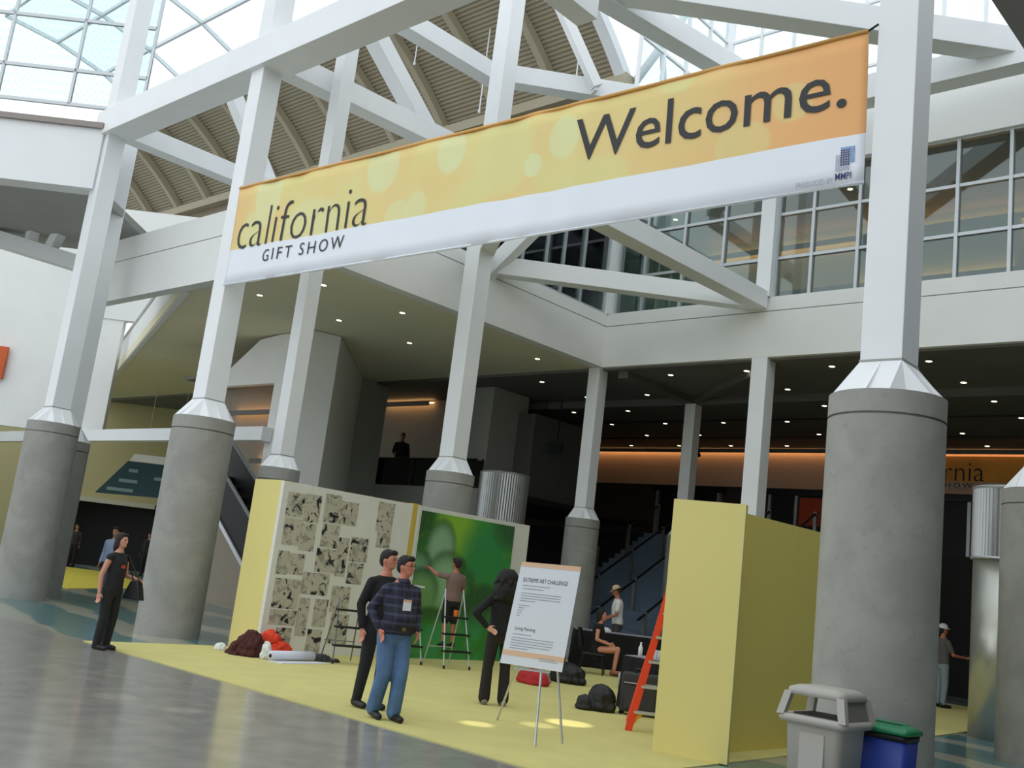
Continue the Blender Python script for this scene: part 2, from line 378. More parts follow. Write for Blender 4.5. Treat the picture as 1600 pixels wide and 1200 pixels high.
# windows of the upper storey: mullions, transoms and one pane per opening
xs = [0.42, 1.24, 2.39, 3.53, 4.58]
xs2 = [4.98, 5.84, 6.92, 7.98, 9.02, 10.06, 11.1, 12.15, 13.2, 14.25, 15.3]
zs = [8.70, 9.68, 10.86, 11.80]
zs2 = [8.70, 9.66, 10.74, 11.80]
def window(name, xs, zs, y, label):
    t = thing(name, label, 'window', ((xs[0] + xs[-1]) / 2, y, zs[0]), kind='structure')
    w = 0.035
    for x in xs: part(t, 'mullion', G().box(x - w, x + w, y - 0.08, y + 0.06, zs[0], zs[-1]), alum)
    for z in zs:
        for a, b in zip(xs, xs[1:]): part(t, 'transom', G().box(a + w, b - w, y - 0.06, y + 0.05, z - w, z + w), alum)
    for a, b in zip(xs, xs[1:]):
        for c, d in zip(zs, zs[1:]): part(t, 'pane', G().box(a + w, b - w, y - 0.012, y, c + w, d - w), window_glass)
    return t
window('window_1', xs, zs, 11.0, 'window grid of the upper storey between corner post and middle post')
window('window_2', xs2, zs2, 11.0, 'window grid of the upper storey right of the middle post')
struct('trim_1', G().box(0.0, 0.38, 10.8, 11.16, 8.70, 11.8), white, 'white corner post of the upper window storey', 'post', (0.2, 11, 8.7))
struct('trim_2', G().box(4.60, 4.96, 10.75, 11.16, 8.70, 11.8), white, 'white middle post between the two upper window grids', 'post', (4.8, 11, 8.7))
# glass side wall over the middle fascia
t = thing('window_3', 'glass side wall above the fascia left of the corner post', 'window', (0.15, 9, 8.68), kind='structure')
ys = [6.4, 7.45, 8.3, 8.95, 9.75, 10.75]
for y in ys: part(t, 'mullion', G().box(0.10, 0.20, y - 0.035, y + 0.035, 8.68, 11.8), alum)
for a, b in zip(ys, ys[1:]):
    for z in (8.72, 10.86, 11.76): part(t, 'transom', G().box(0.11, 0.19, a + 0.035, b - 0.035, z - 0.035, z + 0.035), alum)
    part(t, 'pane', G().box(0.145, 0.157, a + 0.035, b - 0.035, 8.76, 10.82), window_glass)
    part(t, 'pane', G().box(0.145, 0.157, a + 0.035, b - 0.035, 10.9, 11.72), window_glass)
part(t, 'handrail', G().tube((-0.3, 6.4, 9.55), (-0.3, 10.6, 9.55), 0.03), darkmetal)
struct('wall_upper_side', G().box(-9, -2.6, 13.6, 13.8, 8.5, 11.9), green_wall, 'grey green wall behind the glass side wall', 'wall', (-5, 13.7, 8.5))

# ---- roof: ribbed metal vault band with curved ribs, skylight over it
metal_deck = M('beige_metal_deck', (164, 154, 132), 0.55, var=0.06, scale=0.4)
rib_mat = M('beige_rib_steel', (176, 166, 142), 0.55)
VC, VR = (4.0, 8.0), 14.05
def vpt(x, ang, r=VR): return (x, VC[0] + r * math.cos(ang), VC[1] + r * math.sin(ang))
A0, A1 = math.radians(44.2), math.radians(63.5)
t = thing('ceiling_vault', 'curved beige metal deck roof with arched ribs behind the white trusses', 'ceiling', (-15, 13, 17.8), kind='structure')
rx = [-2.55 - 2.72 * k for k in range(15)]
for a, b in zip(rx, rx[1:]):
    n = 128; rings = []
    g = G(); vs = []; fs = []
    for i in range(n + 1):
        ang = A0 + (A1 - A0) * i / n; rr = VR + (0.05 if (i // 2) % 2 else 0.0)
        vs += [vpt(a, ang, rr), vpt(b, ang, rr), vpt(b, ang, rr + 0.12), vpt(a, ang, rr + 0.12)]
    for i in range(n):
        k = 4 * i
        fs += [(k, k + 4, k + 5, k + 1), (k + 3, k + 2, k + 6, k + 7)]
    g.add(vs, fs); part(t, 'deck_panel', g, metal_deck)
for k, x in enumerate(rx):
    rings = []; w = 0.13 if k else 0.2
    for i in range(17):
        ang = A0 + (A1 - A0) * i / 16
        rings.append([vpt(x - w, ang, VR - 0.32), vpt(x + w, ang, VR - 0.32), vpt(x + w, ang, VR), vpt(x - w, ang, VR)])
    part(t, 'rib', G().loft(rings), rib_mat if k else white)
part(t, 'eaves_beam', G().box(-41, -2.3, 13.75, 14.3, 17.35, 17.72), rib_mat)
part(t, 'eaves_wall', G().box(-60, -2.3, 14.1, 14.3, 12.2, 17.4), M('brown_wall', (124, 112, 92), 0.7))
part(t, 'ridge_beam', G().beam((-41, *vpt(0, A1)[1:]), (-2.3, *vpt(0, A1)[1:]), 0.4, 0.3), white)
# skylight continuing the vault upwards
t = thing('window_4', 'bright glazed skylight over the curved metal roof at upper left', 'window', (-15, 8, 21), kind='structure')
B0, B1 = A1 + 0.02, math.radians(92)
sxs = [-2.6 - 4.1 * k for k in range(7)]; angs = [B0 + (B1 - B0) * k / 3 for k in range(4)]
for x in sxs:
    for p, q in zip(angs, angs[1:]): part(t, 'glazing_bar', G().beam(vpt(x, p), vpt(x, q), 0.09, 0.16), white)
for q in angs[1:]:
    part(t, 'purlin', G().beam(vpt(sxs[0], q), vpt(sxs[-1], q), 0.10, 0.14), white)
for a, b in zip(sxs, sxs[1:]):
    for p, q in zip(angs, angs[1:]):
        part(t, 'pane', G().prism([vpt(a - 0.05, p), vpt(b + 0.05, p), vpt(b + 0.05, q), vpt(a - 0.05, q)], (0, 0, 0.02)), sky_glass)
# frit-lined glass for the upright clerestories
# upright clerestory at far left, turned 45 degrees to the facade
D45 = Vector((0.74, 0.665, 0)).normalized()
O1 = Vector((-18.2, 4.7, 0))
def w45(name, o, s0, s1, zs, ds, label):
    t = thing(name, label, 'window', (o.x, o.y, zs[0]), kind='structure')
    ss = [s0 + (s1 - s0) * k / round((s1 - s0) / ds) for k in range(round((s1 - s0) / ds) + 1)]
    nrm = Vector((-D45.y, D45.x, 0))
    for s in ss: part(t, 'mullion', G().beam(o + D45 * s + Vector((0, 0, zs[0])), o + D45 * s + Vector((0, 0, zs[-1])), 0.10, 0.10, up=D45), alum)
    for z in zs: part(t, 'transom', G().beam(o + D45 * s0 + Vector((0, 0, z)), o + D45 * s1 + Vector((0, 0, z)), 0.10, 0.12), alum)
    for a, b in zip(ss, ss[1:]):
        for c, d in zip(zs, zs[1:]):
            part(t, 'pane', G().prism([o + D45 * a + Vector((0, 0, c)), o + D45 * b + Vector((0, 0, c)), o + D45 * b + Vector((0, 0, d)), o + D45 * a + Vector((0, 0, d))], nrm * 0.02), sky_glass)
    return t
w45('window_5', O1, -9.2, 1.2, [16.2, 17.5, 19.45, 21.4], 2.6, 'tall bright clerestory window at the upper left corner')
# glazed corner of the roof at upper right
t = thing('window_6', 'bright glazed wall above the banner with white mullions and round corner post', 'window', (4, 16, 13), kind='structure')
gx = [0.0, 1.15, 2.25, 3.4, 4.5, 5.6, 6.7, 7.8, 8.9, 10.0, 11.1, 12.2]; gz = [13.0, 15.1, 17.1, 19.1, 21.1, 23.1]
for x in gx[1:]: part(t, 'mullion', G().box(x - 0.04, x + 0.04, 15.95, 16.05, 13, 23.1), white)
for z in gz: part(t, 'transom', G().box(0, 12.2, 15.96, 16.04, z - 0.04, z + 0.04), white)
for a, b in zip(gx, gx[1:]):
    for c, d in zip(gz, gz[1:]): part(t, 'pane', G().box(a, b, 16.0, 16.012, c, d), sky_glass)
gy = [16.0, 14.85, 13.7, 12.55, 11.4]
for y in gy[1:]: part(t, 'mullion', G().box(-0.05, 0.05, y - 0.04, y + 0.04, 13, 23.1), white)
for z in gz: part(t, 'transom', G().box(-0.04, 0.04, 11.4, 16, z - 0.04, z + 0.04), white)
for a, b in zip(gy, gy[1:]):
    for c, d in zip(gz, gz[1:]): part(t, 'pane', G().box(0, 0.012, a, b, c, d), sky_glass)
part(t, 'corner_post', G().tube((0, 16, 12.2), (0, 16, 23.1), 0.16, n=16), white, True)
part(t, 'strut', G().tube((-2.2, 14.2, 17.6), (-1.4, 16.2, 21.5), 0.14, n=12), white, True)
part(t, 'strut', G().tube((-1.6, 15.0, 17.0), (-2.6, 15.5, 21.8), 0.10, n=12), white, True)

# ---- far left: deep white band from the far left column, far walls, far doorway
a = Vector((-6.15, -0.05, 0))
nrm = Vector((-D45.y, D45.x, 0))
t = thing('wall_far_left', 'deep white fascia band at the far left above eye level', 'wall', (-8, -1.5, 9.1), kind='structure')
def slab45(o, s0, s1, n0, n1, z0, z1):
    P = [o + D45 * s0 + nrm * n0, o + D45 * s1 + nrm * n0, o + D45 * s1 + nrm * n1, o + D45 * s0 + nrm * n1]
    return G().prism([(p.x, p.y, z0) for p in P], (0, 0, z1 - z0))
part(t, 'band', slab45(a, -9, -0.1, -0.2, 0.3, 9.12, 10.55), white)
part(t, 'coping', slab45(a, -9, -0.1, -0.3, 0.4, 10.55, 10.68), M('brown_coping', (150, 140, 134), 0.6))
part(t, 'underside', slab45(a, -9, -0.1, 0.3, 5.0, 9.12, 9.3), greyplaster)
t = thing('lobby_truss', 'white truss pieces at far left under the deep fascia band', 'truss', (-11, 0.6, 8))
for p, q, w in (((-12.6, -0.6, 9.0), (-10.0, 1.9, 8.35), 0.40), ((-11.05, 0.55, 10.2), (-11.35, 0.6, 8.66), 0.26), ((-10.2, 1.2, 10.3), (-11.0, 0.95, 8.51), 0.26)):
    part(t, 'member', G().beam(p, q, w, w), white)
struct('wall_lobby', slab45(Vector((-18.6, 4.0, 0)), -12, 1.4, 0, 0.3, 4.6, 11.6), plaster, 'white wall far behind the far left column', 'wall', (-19, 4, 4.6))
struct('wall_lobby_mid', slab45(Vector((-18.6, 4.0, 0)), 1.42, 2.9, 0.05, 0.3, 4.6, 8.6), plaster, 'white strip of wall between the far left wall and the angled fascia', 'wall', (-17, 5.4, 4.6))
struct('wall_lobby_high', slab45(Vector((-18.6, 4.0, 0)), 1.45, 9, 0, 0.3, 8.6, 12.5), plaster, 'white wall behind the angled fascia at far left', 'wall', (-16, 6, 8.6))
struct('wall_lobby_low', slab45(Vector((-24, 3.2, 0)), -9, 1.6, 0, 0.3, 0, 4.6), umber, 'dark wall under the white lobby wall at far left', 'wall', (-24, 3, 0))
t = thing('wall_doorway', 'pale yellow end wall with a dark doorway beyond the far columns', 'wall', (-26, 12, 0), kind='structure')
cream = M('cream_wall', (190, 180, 132), 0.8)
o = Vector((-26.6, 11.9, 0))
part(t, 'wall_upper', slab45(o, -14, 14, 0, 0.3, 2.9, 7.3), cream)
part(t, 'wall_side', slab45(o, 1.9, 14, 0, 0.3, 0, 2.9), cream)
part(t, 'wall_side', slab45(o, -14, -3.4, 0, 0.3, 0, 2.9), cream)
part(t, 'lintel', slab45(o, -3.6, 1.9, -0.25, 0.0, 2.75, 2.95), M('pale_lintel', (200, 196, 176), 0.7))
part(t, 'door_recess', slab45(o, -9.0, 7.0, 1.6, 1.8, 0, 4.0), black)
# unseen wall added right of the viewer to cut light from that side
struct('wall_light_block', G().box(20.5, 20.9, -13, 36, 0, 13), M('light_block_grey', (84, 82, 78), 0.8), 'plain grey wall added outside the view on the right to block light', 'wall', (20.7, 0, 0))

# ================================================================== COLUMNS
concrete = NB('column_concrete', 0.75)
_c = concrete
cn = _c.noise(2.2, 8, dist=0.6); cn2 = _c.noise(14.0, 6)
cc = _c.mix(_c.step(cn, 0.3, 0.7), lin((146, 145, 140)), lin((160, 159, 153)))
cc = _c.mix(_c.math('MULTIPLY', _c.step(cn2, 0.56, 0.75), 0.2), cc, lin((100, 98, 94)))
_c.color(cc)
_bp = _c.nt.nodes.new('ShaderNodeBump'); _bp.inputs['Strength'].default_value = 0.15; _bp.inputs['Distance'].default_value = 0.02
_c.link(cn2, _bp.inputs['Height']); _c.link(_bp.outputs['Normal'], _c.b.inputs['Normal'])
concrete = _c.m

def column(x, y, label, r=0.54, zc=3.744, ztop=17.0, w=0.41, seams=()):
    t = thing('column', label, 'column', (x, y, 0))
    c = (x, y, 0)
    part(t, 'concrete_drum', G().lathe(c, [(r, 0), (r, zc - 0.236)], n=48, cap=False), concrete, True)
    part(t, 'groove', G().lathe(c, [(r - 0.025, zc - 0.24), (r - 0.025, zc - 0.20)], n=48), concrete, True)
    part(t, 'concrete_collar', G().lathe(c, [(r, zc - 0.212), (r, zc)], n=48, cap=False), concrete, True)
    part(t, 'collar_top', G().lathe(c, [(r - 0.004, zc - 0.215), (r - 0.004, zc - 0.211)], n=48).lathe(c, [(r - 0.004, zc - 0.004), (r - 0.004, zc - 0.001)], n=48).lathe(c, [(r - 0.004, zc - 0.24), (r - 0.004, zc - 0.237)], n=48), concrete)
    # faceted steel cap: square shaft spreading to the round drum with a folded valley at each corner
    zt = zc + 0.34 * r / 0.54; h = w / 2; vs = []; fs = []
    C4 = [(-h, -h), (h, -h), (h, h), (-h, h)]
    rb = r * 0.985
    for k in range(4):
        ang = -math.pi / 2 + k * math.pi / 2
        a1, a2, a3 = ang - 0.42, ang + 0.42, ang + math.pi / 4
        p0, p1 = C4[k], C4[(k + 1) % 4]
        b1 = (rb * math.cos(a1), rb * math.sin(a1)); b2 = (rb * math.cos(a2), rb * math.sin(a2)); d = (rb * 0.80 * math.cos(a3), rb * 0.80 * math.sin(a3))
        vs += [(x + p0[0], y + p0[1], zt), (x + p1[0], y + p1[1], zt), (x + b1[0], y + b1[1], zc), (x + b2[0], y + b2[1], zc), (x + d[0], y + d[1], zc)]
    for k in range(4):
        o = 5 * k; n = 5 * ((k + 1) % 4)
        fs += [(o, o + 1, o + 3, o + 2), (o + 1, o + 4, o + 3), (o + 1, n + 2, o + 4)]
    cap = part(t, 'steel_cap', G().add(vs, fs), white)
    sub(cap, 'fin', G().prism([(x, y - h, zt), (x, y - rb, zc), (x, y - h, zc)], (0.012, 0, 0)), white)
    sub(cap, 'fin', G().prism([(x + h, y, zt), (x + rb, y, zc), (x + h, y, zc)], (0, 0.012, 0)), white)
    part(t, 'steel_shaft', G().box(x - h, x + h, y - h, y + h, zt, ztop), white, bevel=0.008)
    part(t, 'collar', G().box(x - h - 0.006, x + h + 0.006, y - h - 0.006, y + h + 0.006, zt, zt + 0.02), greyplaster)
    return t
BAY = 6.135
column(2 * BAY, 0, 'nearest thick concrete column with white steel shaft at the right end of the banner')
column(0, 0, 'concrete and white steel column holding the left end of the banner')
column(-BAY, 0, 'concrete and white steel column at the far left of the view')
column(-7.55, 0.95, 'column half hidden right behind the far left column', zc=3.55, ztop=12)
column(1.13, 5.1, 'column with white shaft above the green painting', r=0.5, zc=3.6)
column(0.55, 1.35, 'slim column rising behind the left yellow tower', r=0.37, zc=3.09, w=0.30)
column(0.0, 11.05, 'slim concrete column under the inner corner of the white fascia', r=0.44, zc=3.34, ztop=7.28, w=0.36)
column(4.78, 11.05, 'white shaft column rising behind the right yellow tower under the fascia', r=0.44, zc=3.34, ztop=7.28, w=0.40)
column(0.72, 14.6, 'slim white column deep in the dark hall', r=0.42, zc=3.34, ztop=7.05, w=0.34)
column(12.0, 6.3, 'concrete column cut by the right edge of the picture', ztop=7.2)

# ================================================================== WHITE ROOF STEEL
def truss(name, label, members, base):
    t = thing(name, label, 'truss', base)
    for nm, p, q, w, h in members: part(t, nm, G().beam(p, q, w, h), white, bevel=0.01)
    return t
truss('roof_truss', 'long white beam over the two left columns with its cross trusses', [
    ('main_beam', (-6.5, 0, 10.75), (14, 0, 10.75), 0.62, 0.60),
    ('coping', (-6.0, 0.22, 11.16), (14, 0.22, 11.16), 0.16, 0.22),
    ('cross_beam', (-6.135, 0.31, 10.75), (-6.135, 6.2, 10.85), 0.42, 0.44),
    ('cross_beam', (0, 0.31, 10.80), (0, 6.0, 11.05), 0.42, 0.44),
    ('upper_chord', (0, 0.3, 13.05), (0, 6.0, 13.2), 0.42, 0.42),
    ('brace', (0, 1.6, 13.0), (0, 4.1, 11.0), 0.40, 0.36),
    ('brace', (-6.3, 2.6, 13.2), (-6.3, 4.4, 10.9), 0.34, 0.34),
    ('cross_beam', (6.135, 0.31, 10.9), (6.135, 2.0, 10.9), 0.42, 0.44),
], (0, 0, 10.4))
def zmid(z): return z
truss('ring_beam', 'triangular white ring beam below the banner at window level', [
    ('diagonal_beam', (0.15, 6.35, 8.62), (4.72, 10.92, 8.62), 0.36, 0.42),
    ('side_beam', (4.70, 2.4, 8.45), (4.70, 10.80, 8.62), 0.42, 0.42),
    ('knee_brace', (0.15, 6.3, 8.35), (2.0, 6.9, 10.4), 0.34, 0.34),
    ('short_beam', (0.15, 6.1, 8.6), (4.6, 2.45, 8.5), 0.34, 0.36),
], (2.5, 7, 8.4))
truss('upper_ring_beam', 'upper white ring beam passing behind the top of the banner', [
    ('diagonal_beam', (0.15, 6.35, 13.35), (4.72, 10.92, 13.2), 0.40, 0.44),
    ('side_beam', (4.70, 2.2, 12.55), (4.70, 10.6, 13.75), 0.46, 0.46),
    ('long_diagonal', (3.6, 2.8, 12.95), (11.0, 10.2, 12.85), 0.50, 0.52),
    ('facade_beam', (1.0, 9.62, 12.62), (20, 9.62, 12.62), 0.46, 0.56),
    ('tube_strut', (1.15, 6.4, 15.3), (1.85, 7.5, 13.2), 0.24, 0.24),
    ('gusset', (1.75, 7.55, 13.1), (1.6, 7.3, 13.9), 0.30, 0.10),
], (5, 8, 13))
solo('corner_brace', G().beam((12.3, 2.85, 10.2), (12.95, 3.75, 8.9), 0.55, 0.5), M('grey_steel', (96, 94, 92), 0.6), 'dark grey steel brace at the upper right corner', 'beam', (12.5, 3.2, 9.2))
for p, l in (((-6.8, 11.9, 16.6, 19.6), 'thin white hanger rod near the centre of the metal vault'), ((-3.6, 12.9, 17.0, 18.9), 'thin white hanger rod left of the vault edge'), ((-9.4, 11.0, 18.6, 20.2), 'short white hanger rod above the centre truss')):
    x, y, z0, z1 = p
    solo('hanger_rod', G().tube((x, y, z0), (x, y, z1), 0.025, n=6).ell((x, y, z0), (0.05, 0.05, 0.07), nu=8, nv=5), white, l, 'rod', (x, y, z0))
solo('lobby_beam', G().box(-30, -6.2, 5.30, 5.61, 4.36, 4.72), white, 'long thin white beam low between the left columns', 'beam', (-15, 5.6, 4.36))

# ================================================================== BANNER
BQ = [(0.235, 6.13), (12.02, 5.92), (11.98, 7.65), (0.21, 8.02)]      # corners in the plane y = -0.25
def bpt(u, v, d=0.0):
    xb = BQ[0][0] + (BQ[1][0] - BQ[0][0]) * u; zb = BQ[0][1] + (BQ[1][1] - BQ[0][1]) * u
    xt = BQ[3][0] + (BQ[2][0] - BQ[3][0]) * u; zt = BQ[3][1] + (BQ[2][1] - BQ[3][1]) * u
    rip = 0.012 * math.sin(u * 90) * (0.3 + 0.7 * math.sin(u * 13.0)) + 0.01 * math.sin(u * 31 + v * 4)
    return (xb + (xt - xb) * v, -0.25 + rip - d, zb + (zt - zb) * v)
nbm = NB('banner_print', 0.75, 'UV'); U, V = nbm.x, nbm.y
yl, orr, pale, lime = lin((228, 216, 146)), lin((234, 200, 136)), lin((224, 226, 172)), lin((224, 218, 150))
uv = nbm.nt.nodes.new('ShaderNodeCombineXYZ'); nbm.link(nbm.math('MULTIPLY', U, 7.0), uv.inputs[0]); nbm.link(V, uv.inputs[1])
c0 = nbm.mix(nbm.math('MULTIPLY', nbm.step(nbm.noise(1.3, 2, uv.outputs[0]), 0.35, 0.65), 0.6), yl, orr)
c0 = nbm.mix(nbm.step(U, 0.70, 1.0), c0, lin((238, 178, 118)))
c0 = nbm.mix(nbm.ell(U, V, 0.0, 1.0, 0.045, 0.6, 0.5), c0, orr)
for cu, cv, ru, rv, col, a in ((0.345, 0.86, 0.032, 0.24, pale, 0.8), (0.475, 0.86, 0.024, 0.21, pale, 0.85), (0.565, 0.72, 0.046, 0.34, lime, 0.8), (0.613, 0.57, 0.013, 0.095, pale, 1.0),
        (0.657, 0.74, 0.022, 0.17, pale, 0.75), (0.085, 0.88, 0.032, 0.36, pale, 0.7), (0.385, 0.38, 0.022, 0.14, pale, 0.6), (0.42, 0.42, 0.02, 0.14, pale, 0.6), (0.52, 0.42, 0.03, 0.16, lime, 0.7),
        (0.80, 0.97, 0.022, 0.09, lime, 0.8), (0.70, 0.36, 0.05, 0.18, lime, 0.6), (0.88, 0.40, 0.03, 0.16, lime, 0.5), (0.93, 0.62, 0.02, 0.13, lime, 0.5), (0.20, 0.45, 0.07, 0.25, pale, 0.5), (0.05, 0.5, 0.025, 0.2, pale, 0.5), (0.28, 0.6, 0.03, 0.2, lime, 0.6)):
    c0 = nbm.mix(nbm.math('MULTIPLY', nbm.ell(U, V, cu, cv, ru, rv, 0.25), a), c0, col)
c0 = nbm.mix(nbm.math('GREATER_THAN', V, 0.965), c0, lin((224, 170, 96)))
c0 = nbm.mix(nbm.math('LESS_THAN', V, nbm.math('SUBTRACT', 0.355, nbm.math('MULTIPLY', U, 0.03))), c0, lin((236, 240, 248)))
nbm.color(c0)
t = thing('banner', 'wide orange and white welcome banner hung between two white columns', 'banner', (6, -0.25, 5.9))
NU, NV = 120, 8
vs = [bpt(i / NU, j / NV) for j in range(NV + 1) for i in range(NU + 1)]
fs = [(j * (NU + 1) + i, j * (NU + 1) + i + 1, (j + 1) * (NU + 1) + i + 1, (j + 1) * (NU + 1) + i) for j in range(NV) for i in range(NU)]
me = G().add(vs, fs).mesh('cloth', True, tuple(t.location))
uvl = me.uv_layers.new(name='UVMap')
for p in me.polygons:
    for li in p.loop_indices:
        vi = me.loops[li].vertex_index; uvl.data[li].uv = ((vi % (NU + 1)) / NU, (vi // (NU + 1)) / NV)
cl = link('cloth', me, nbm.m, t)
so = cl.modifiers.new('thick', 'SOLIDIFY'); so.thickness = 0.006; so.offset = 1
ink = M('charcoal_print', (58, 58, 60), 0.75); bluei = M('navy_print', (52, 62, 110), 0.75); pgrey = M('pale_grey_print', (176, 180, 196), 0.75)
OFF = tuple(t.location)
bf = lambda u, v: bpt(u, v, 0.012)
map_text('letter', 'Welcome.', bf, 0.674, 0.982, 0.515, 0.845, ink, t, bold=0.002, off=OFF)
map_text('letter', 'california', bf, 0.017, 0.329, 0.345, 0.735, ink, t, bold=-0.018, off=OFF)
map_text('letter', 'GIFT SHOW', bf, 0.095, 0.285, 0.175, 0.290, ink, t, bold=-0.004, spacing=1.35, off=OFF)
map_text('lettering_produced_by', 'PRODUCED BY', bf, 0.938, 0.973, 0.035, 0.068, pgrey, t, off=OFF, split=False)
map_text('lettering_mmpi', 'MMPI', bf, 0.975, 0.989, 0.045, 0.090, bluei, t, bold=0.004, off=OFF, split=False)
# dotted square emblem
for nm, col, cells in (('emblem_grey', pgrey, [(i, j) for i in range(6) for j in range(7) if i < 2 or j < 2]), ('emblem_blue', bluei, [(i, j) for i in range(2, 6) for j in range(2, 9)]), ('emblem_sky', M('sky_print', (110, 150, 200), 0.75), [(i, j) for i in range(6, 8) for j in range(3, 9)] + [(i, 9) for i in range(2, 8)])):
    g = G()
    for i, j in cells:
        u, v, du, dv = 0.9755 + i * 0.00215, 0.11 + j * 0.0152, 0.0008, 0.0056
        g.add([bf(u - du, v - dv), bf(u + du, v - dv), bf(u + du, v + dv), bf(u - du, v + dv)], [(0, 1, 2, 3)])
    o = part(t, nm, g, col); o['kind'] = 'stuff'
hem = part(t, 'top_hem', G().tube(bpt(0, 0.985), bpt(1, 0.985), 0.022, n=8), M('hem_cloth', (222, 170, 98), 0.8), True)
part(t, 'bottom_hem', G().tube(bpt(0, 0.012), bpt(1, 0.012), 0.014, n=8), M('white_hem', (232, 236, 242), 0.8), True)
part(t, 'rope', G().tube(bpt(1, 0.985), (12.06, -0.2, 7.7), 0.012, n=6), darkmetal)
part(t, 'rope', G().tube(bpt(0, 0.985), (0.18, -0.21, 8.05), 0.012, n=6), darkmetal)

# hall banner on the back wall
t = thing('hall_banner', 'orange gift show banner on the back wall of the hall at right', 'banner', (4.3, 22.9, 6.0))
part(t, 'cloth', G().box(2.6, 7.6, 22.88, 22.90, 6.22, 7.02), M('amber_banner', (232, 160, 70), 0.7, var=0.12, scale=0.9))
part(t, 'lower_strip', G().box(2.6, 7.6, 22.88, 22.90, 6.0, 6.22), M('pale_strip', (206, 176, 160), 0.7))
hf = lambda u, v: (u, 22.865, v)
map_text('letter', 'california', hf, 3.0, 5.95, 6.25, 6.86, ink, t, bold=-0.01, off=tuple(t.location))
map_text('letter', 'GIFT SHOW', hf, 3.7, 5.62, 6.04, 6.19, ink, t, spacing=1.35, off=tuple(t.location))

# ================================================================== BOOTH
carpet = M('yellow_green_carpet', (204, 195, 124), 0.95, var=0.05, scale=2.0, bump=0.2)
CZ = 0.012
solo('carpet', G().prism([(1.45, -2.16, 0.0), (10.62, -2.16, 0.0), (10.42, 3.0, 0.0), (10.02, 9.5, 0.0), (10.0, 16.0, 0), (1.45, 16.0, 0), (1.45, 0.5, 0)], (0, 0, CZ)), carpet, 'yellow green carpet under the painting booth', 'carpet', (5, 0, 0))
solo('far_carpet', G().prism([(-10.6, 3.1, 0), (-13.6, 7.0, 0), (-22, 11, 0), (-28, 7.5, 0)], (0, 0, 0.01)), M('yellow_carpet', (206, 190, 60), 0.95), 'yellow carpet on the floor beyond the far left columns', 'carpet', (-15, 6, 0))

def tower(x0, x1, y0, y1, h, label):
    t = thing('yellow_tower', label, 'display tower', ((x0 + x1) / 2, (y0 + y1) / 2, CZ))
    part(t, 'front_panel', G().box(x0, x1, y0, y0 + 0.04, CZ, h), yellow)
    part(t, 'side_panel', G().box(x1 - 0.04, x1, y0 + 0.04, y1, CZ, h), yellow)
    part(t, 'side_panel', G().box(x0, x0 + 0.04, y0 + 0.04, y1, CZ, h), yellow)
    part(t, 'back_panel', G().box(x0 + 0.04, x1 - 0.04, y1 - 0.04, y1, CZ, h), yellow)
    part(t, 'lid', G().box(x0 + 0.04, x1 - 0.04, y0 + 0.04, y1 - 0.04, h - 0.04, h - 0.005), yellow)
    return t
t = thing('yellow_tower', 'plain yellow display tower in front of the nearest concrete column', 'display tower', (10.2, 0.35, CZ))
part(t, 'front_panel', G().prism([(9.84, 0.17, CZ), (10.60, 0.43, CZ), (10.58, 0.47, CZ), (9.82, 0.21, CZ)], (0, 0, 2.71)), yellow)
part(t, 'side_panel', G().prism([(10.58, 0.475, CZ), (10.545, 0.465, CZ), (10.52, 0.54, CZ), (10.555, 0.55, CZ)], (0, 0, 2.71)), yellow)
part(t, 'side_panel', G().prism([(9.82, 0.215, CZ), (9.855, 0.225, CZ), (9.83, 0.30, CZ), (9.795, 0.29, CZ)], (0, 0, 2.71)), yellow)
part(t, 'back_panel', G().prism([(9.83, 0.265, CZ), (10.52, 0.50, CZ), (10.51, 0.535, CZ), (9.82, 0.30, CZ)], (0, 0, 2.71)), yellow)
tower(1.36, 2.12, 0.34, 0.90, 2.77, 'plain yellow display tower at the left end of the drawings wall')
t = thing('yellow_wall', 'long yellow partition wall behind the right display tower', 'partition', (10.1, 3.5, CZ))
for a, b in ((0.62, 2.60), (2.604, 4.2), (4.204, 5.8)): part(t, 'wall_panel', G().box(9.95, 10.15, a, b, CZ, 2.71), M('yellow_wall_bounce_tint', (226, 208, 112), 0.6))  # same yellow as the towers, saturated further to hold the carpet's bounce light
wallwhite = M('booth_white', (222, 222, 214), 0.7, var=0.02)
t = thing('drawings_wall', 'white partition wall covered with drawings beside the left tower', 'partition', (2.1, 2, CZ))
part(t, 'wall_panel', G().box(2.0, 2.2, 0.92, 3.22, CZ, 2.76), wallwhite)
part(t, 'wall_panel', G().box(2.12, 2.2, 0.34, 0.915, CZ, 2.76), wallwhite)
part(t, 'yellow_post', G().box(2.0, 2.215, 3.225, 3.33, CZ, 2.78), M('mustard_post', (206, 176, 76), 0.6))
part(t, 'end_trim', G().box(2.0, 2.21, 3.335, 3.41, CZ, 2.77), wallwhite)
t = thing('painting_wall', 'white partition wall carrying the green painting', 'partition', (2.1, 5, CZ))
part(t, 'wall_panel', G().box(2.0, 2.18, 3.415, 6.55, CZ, 2.76), wallwhite)

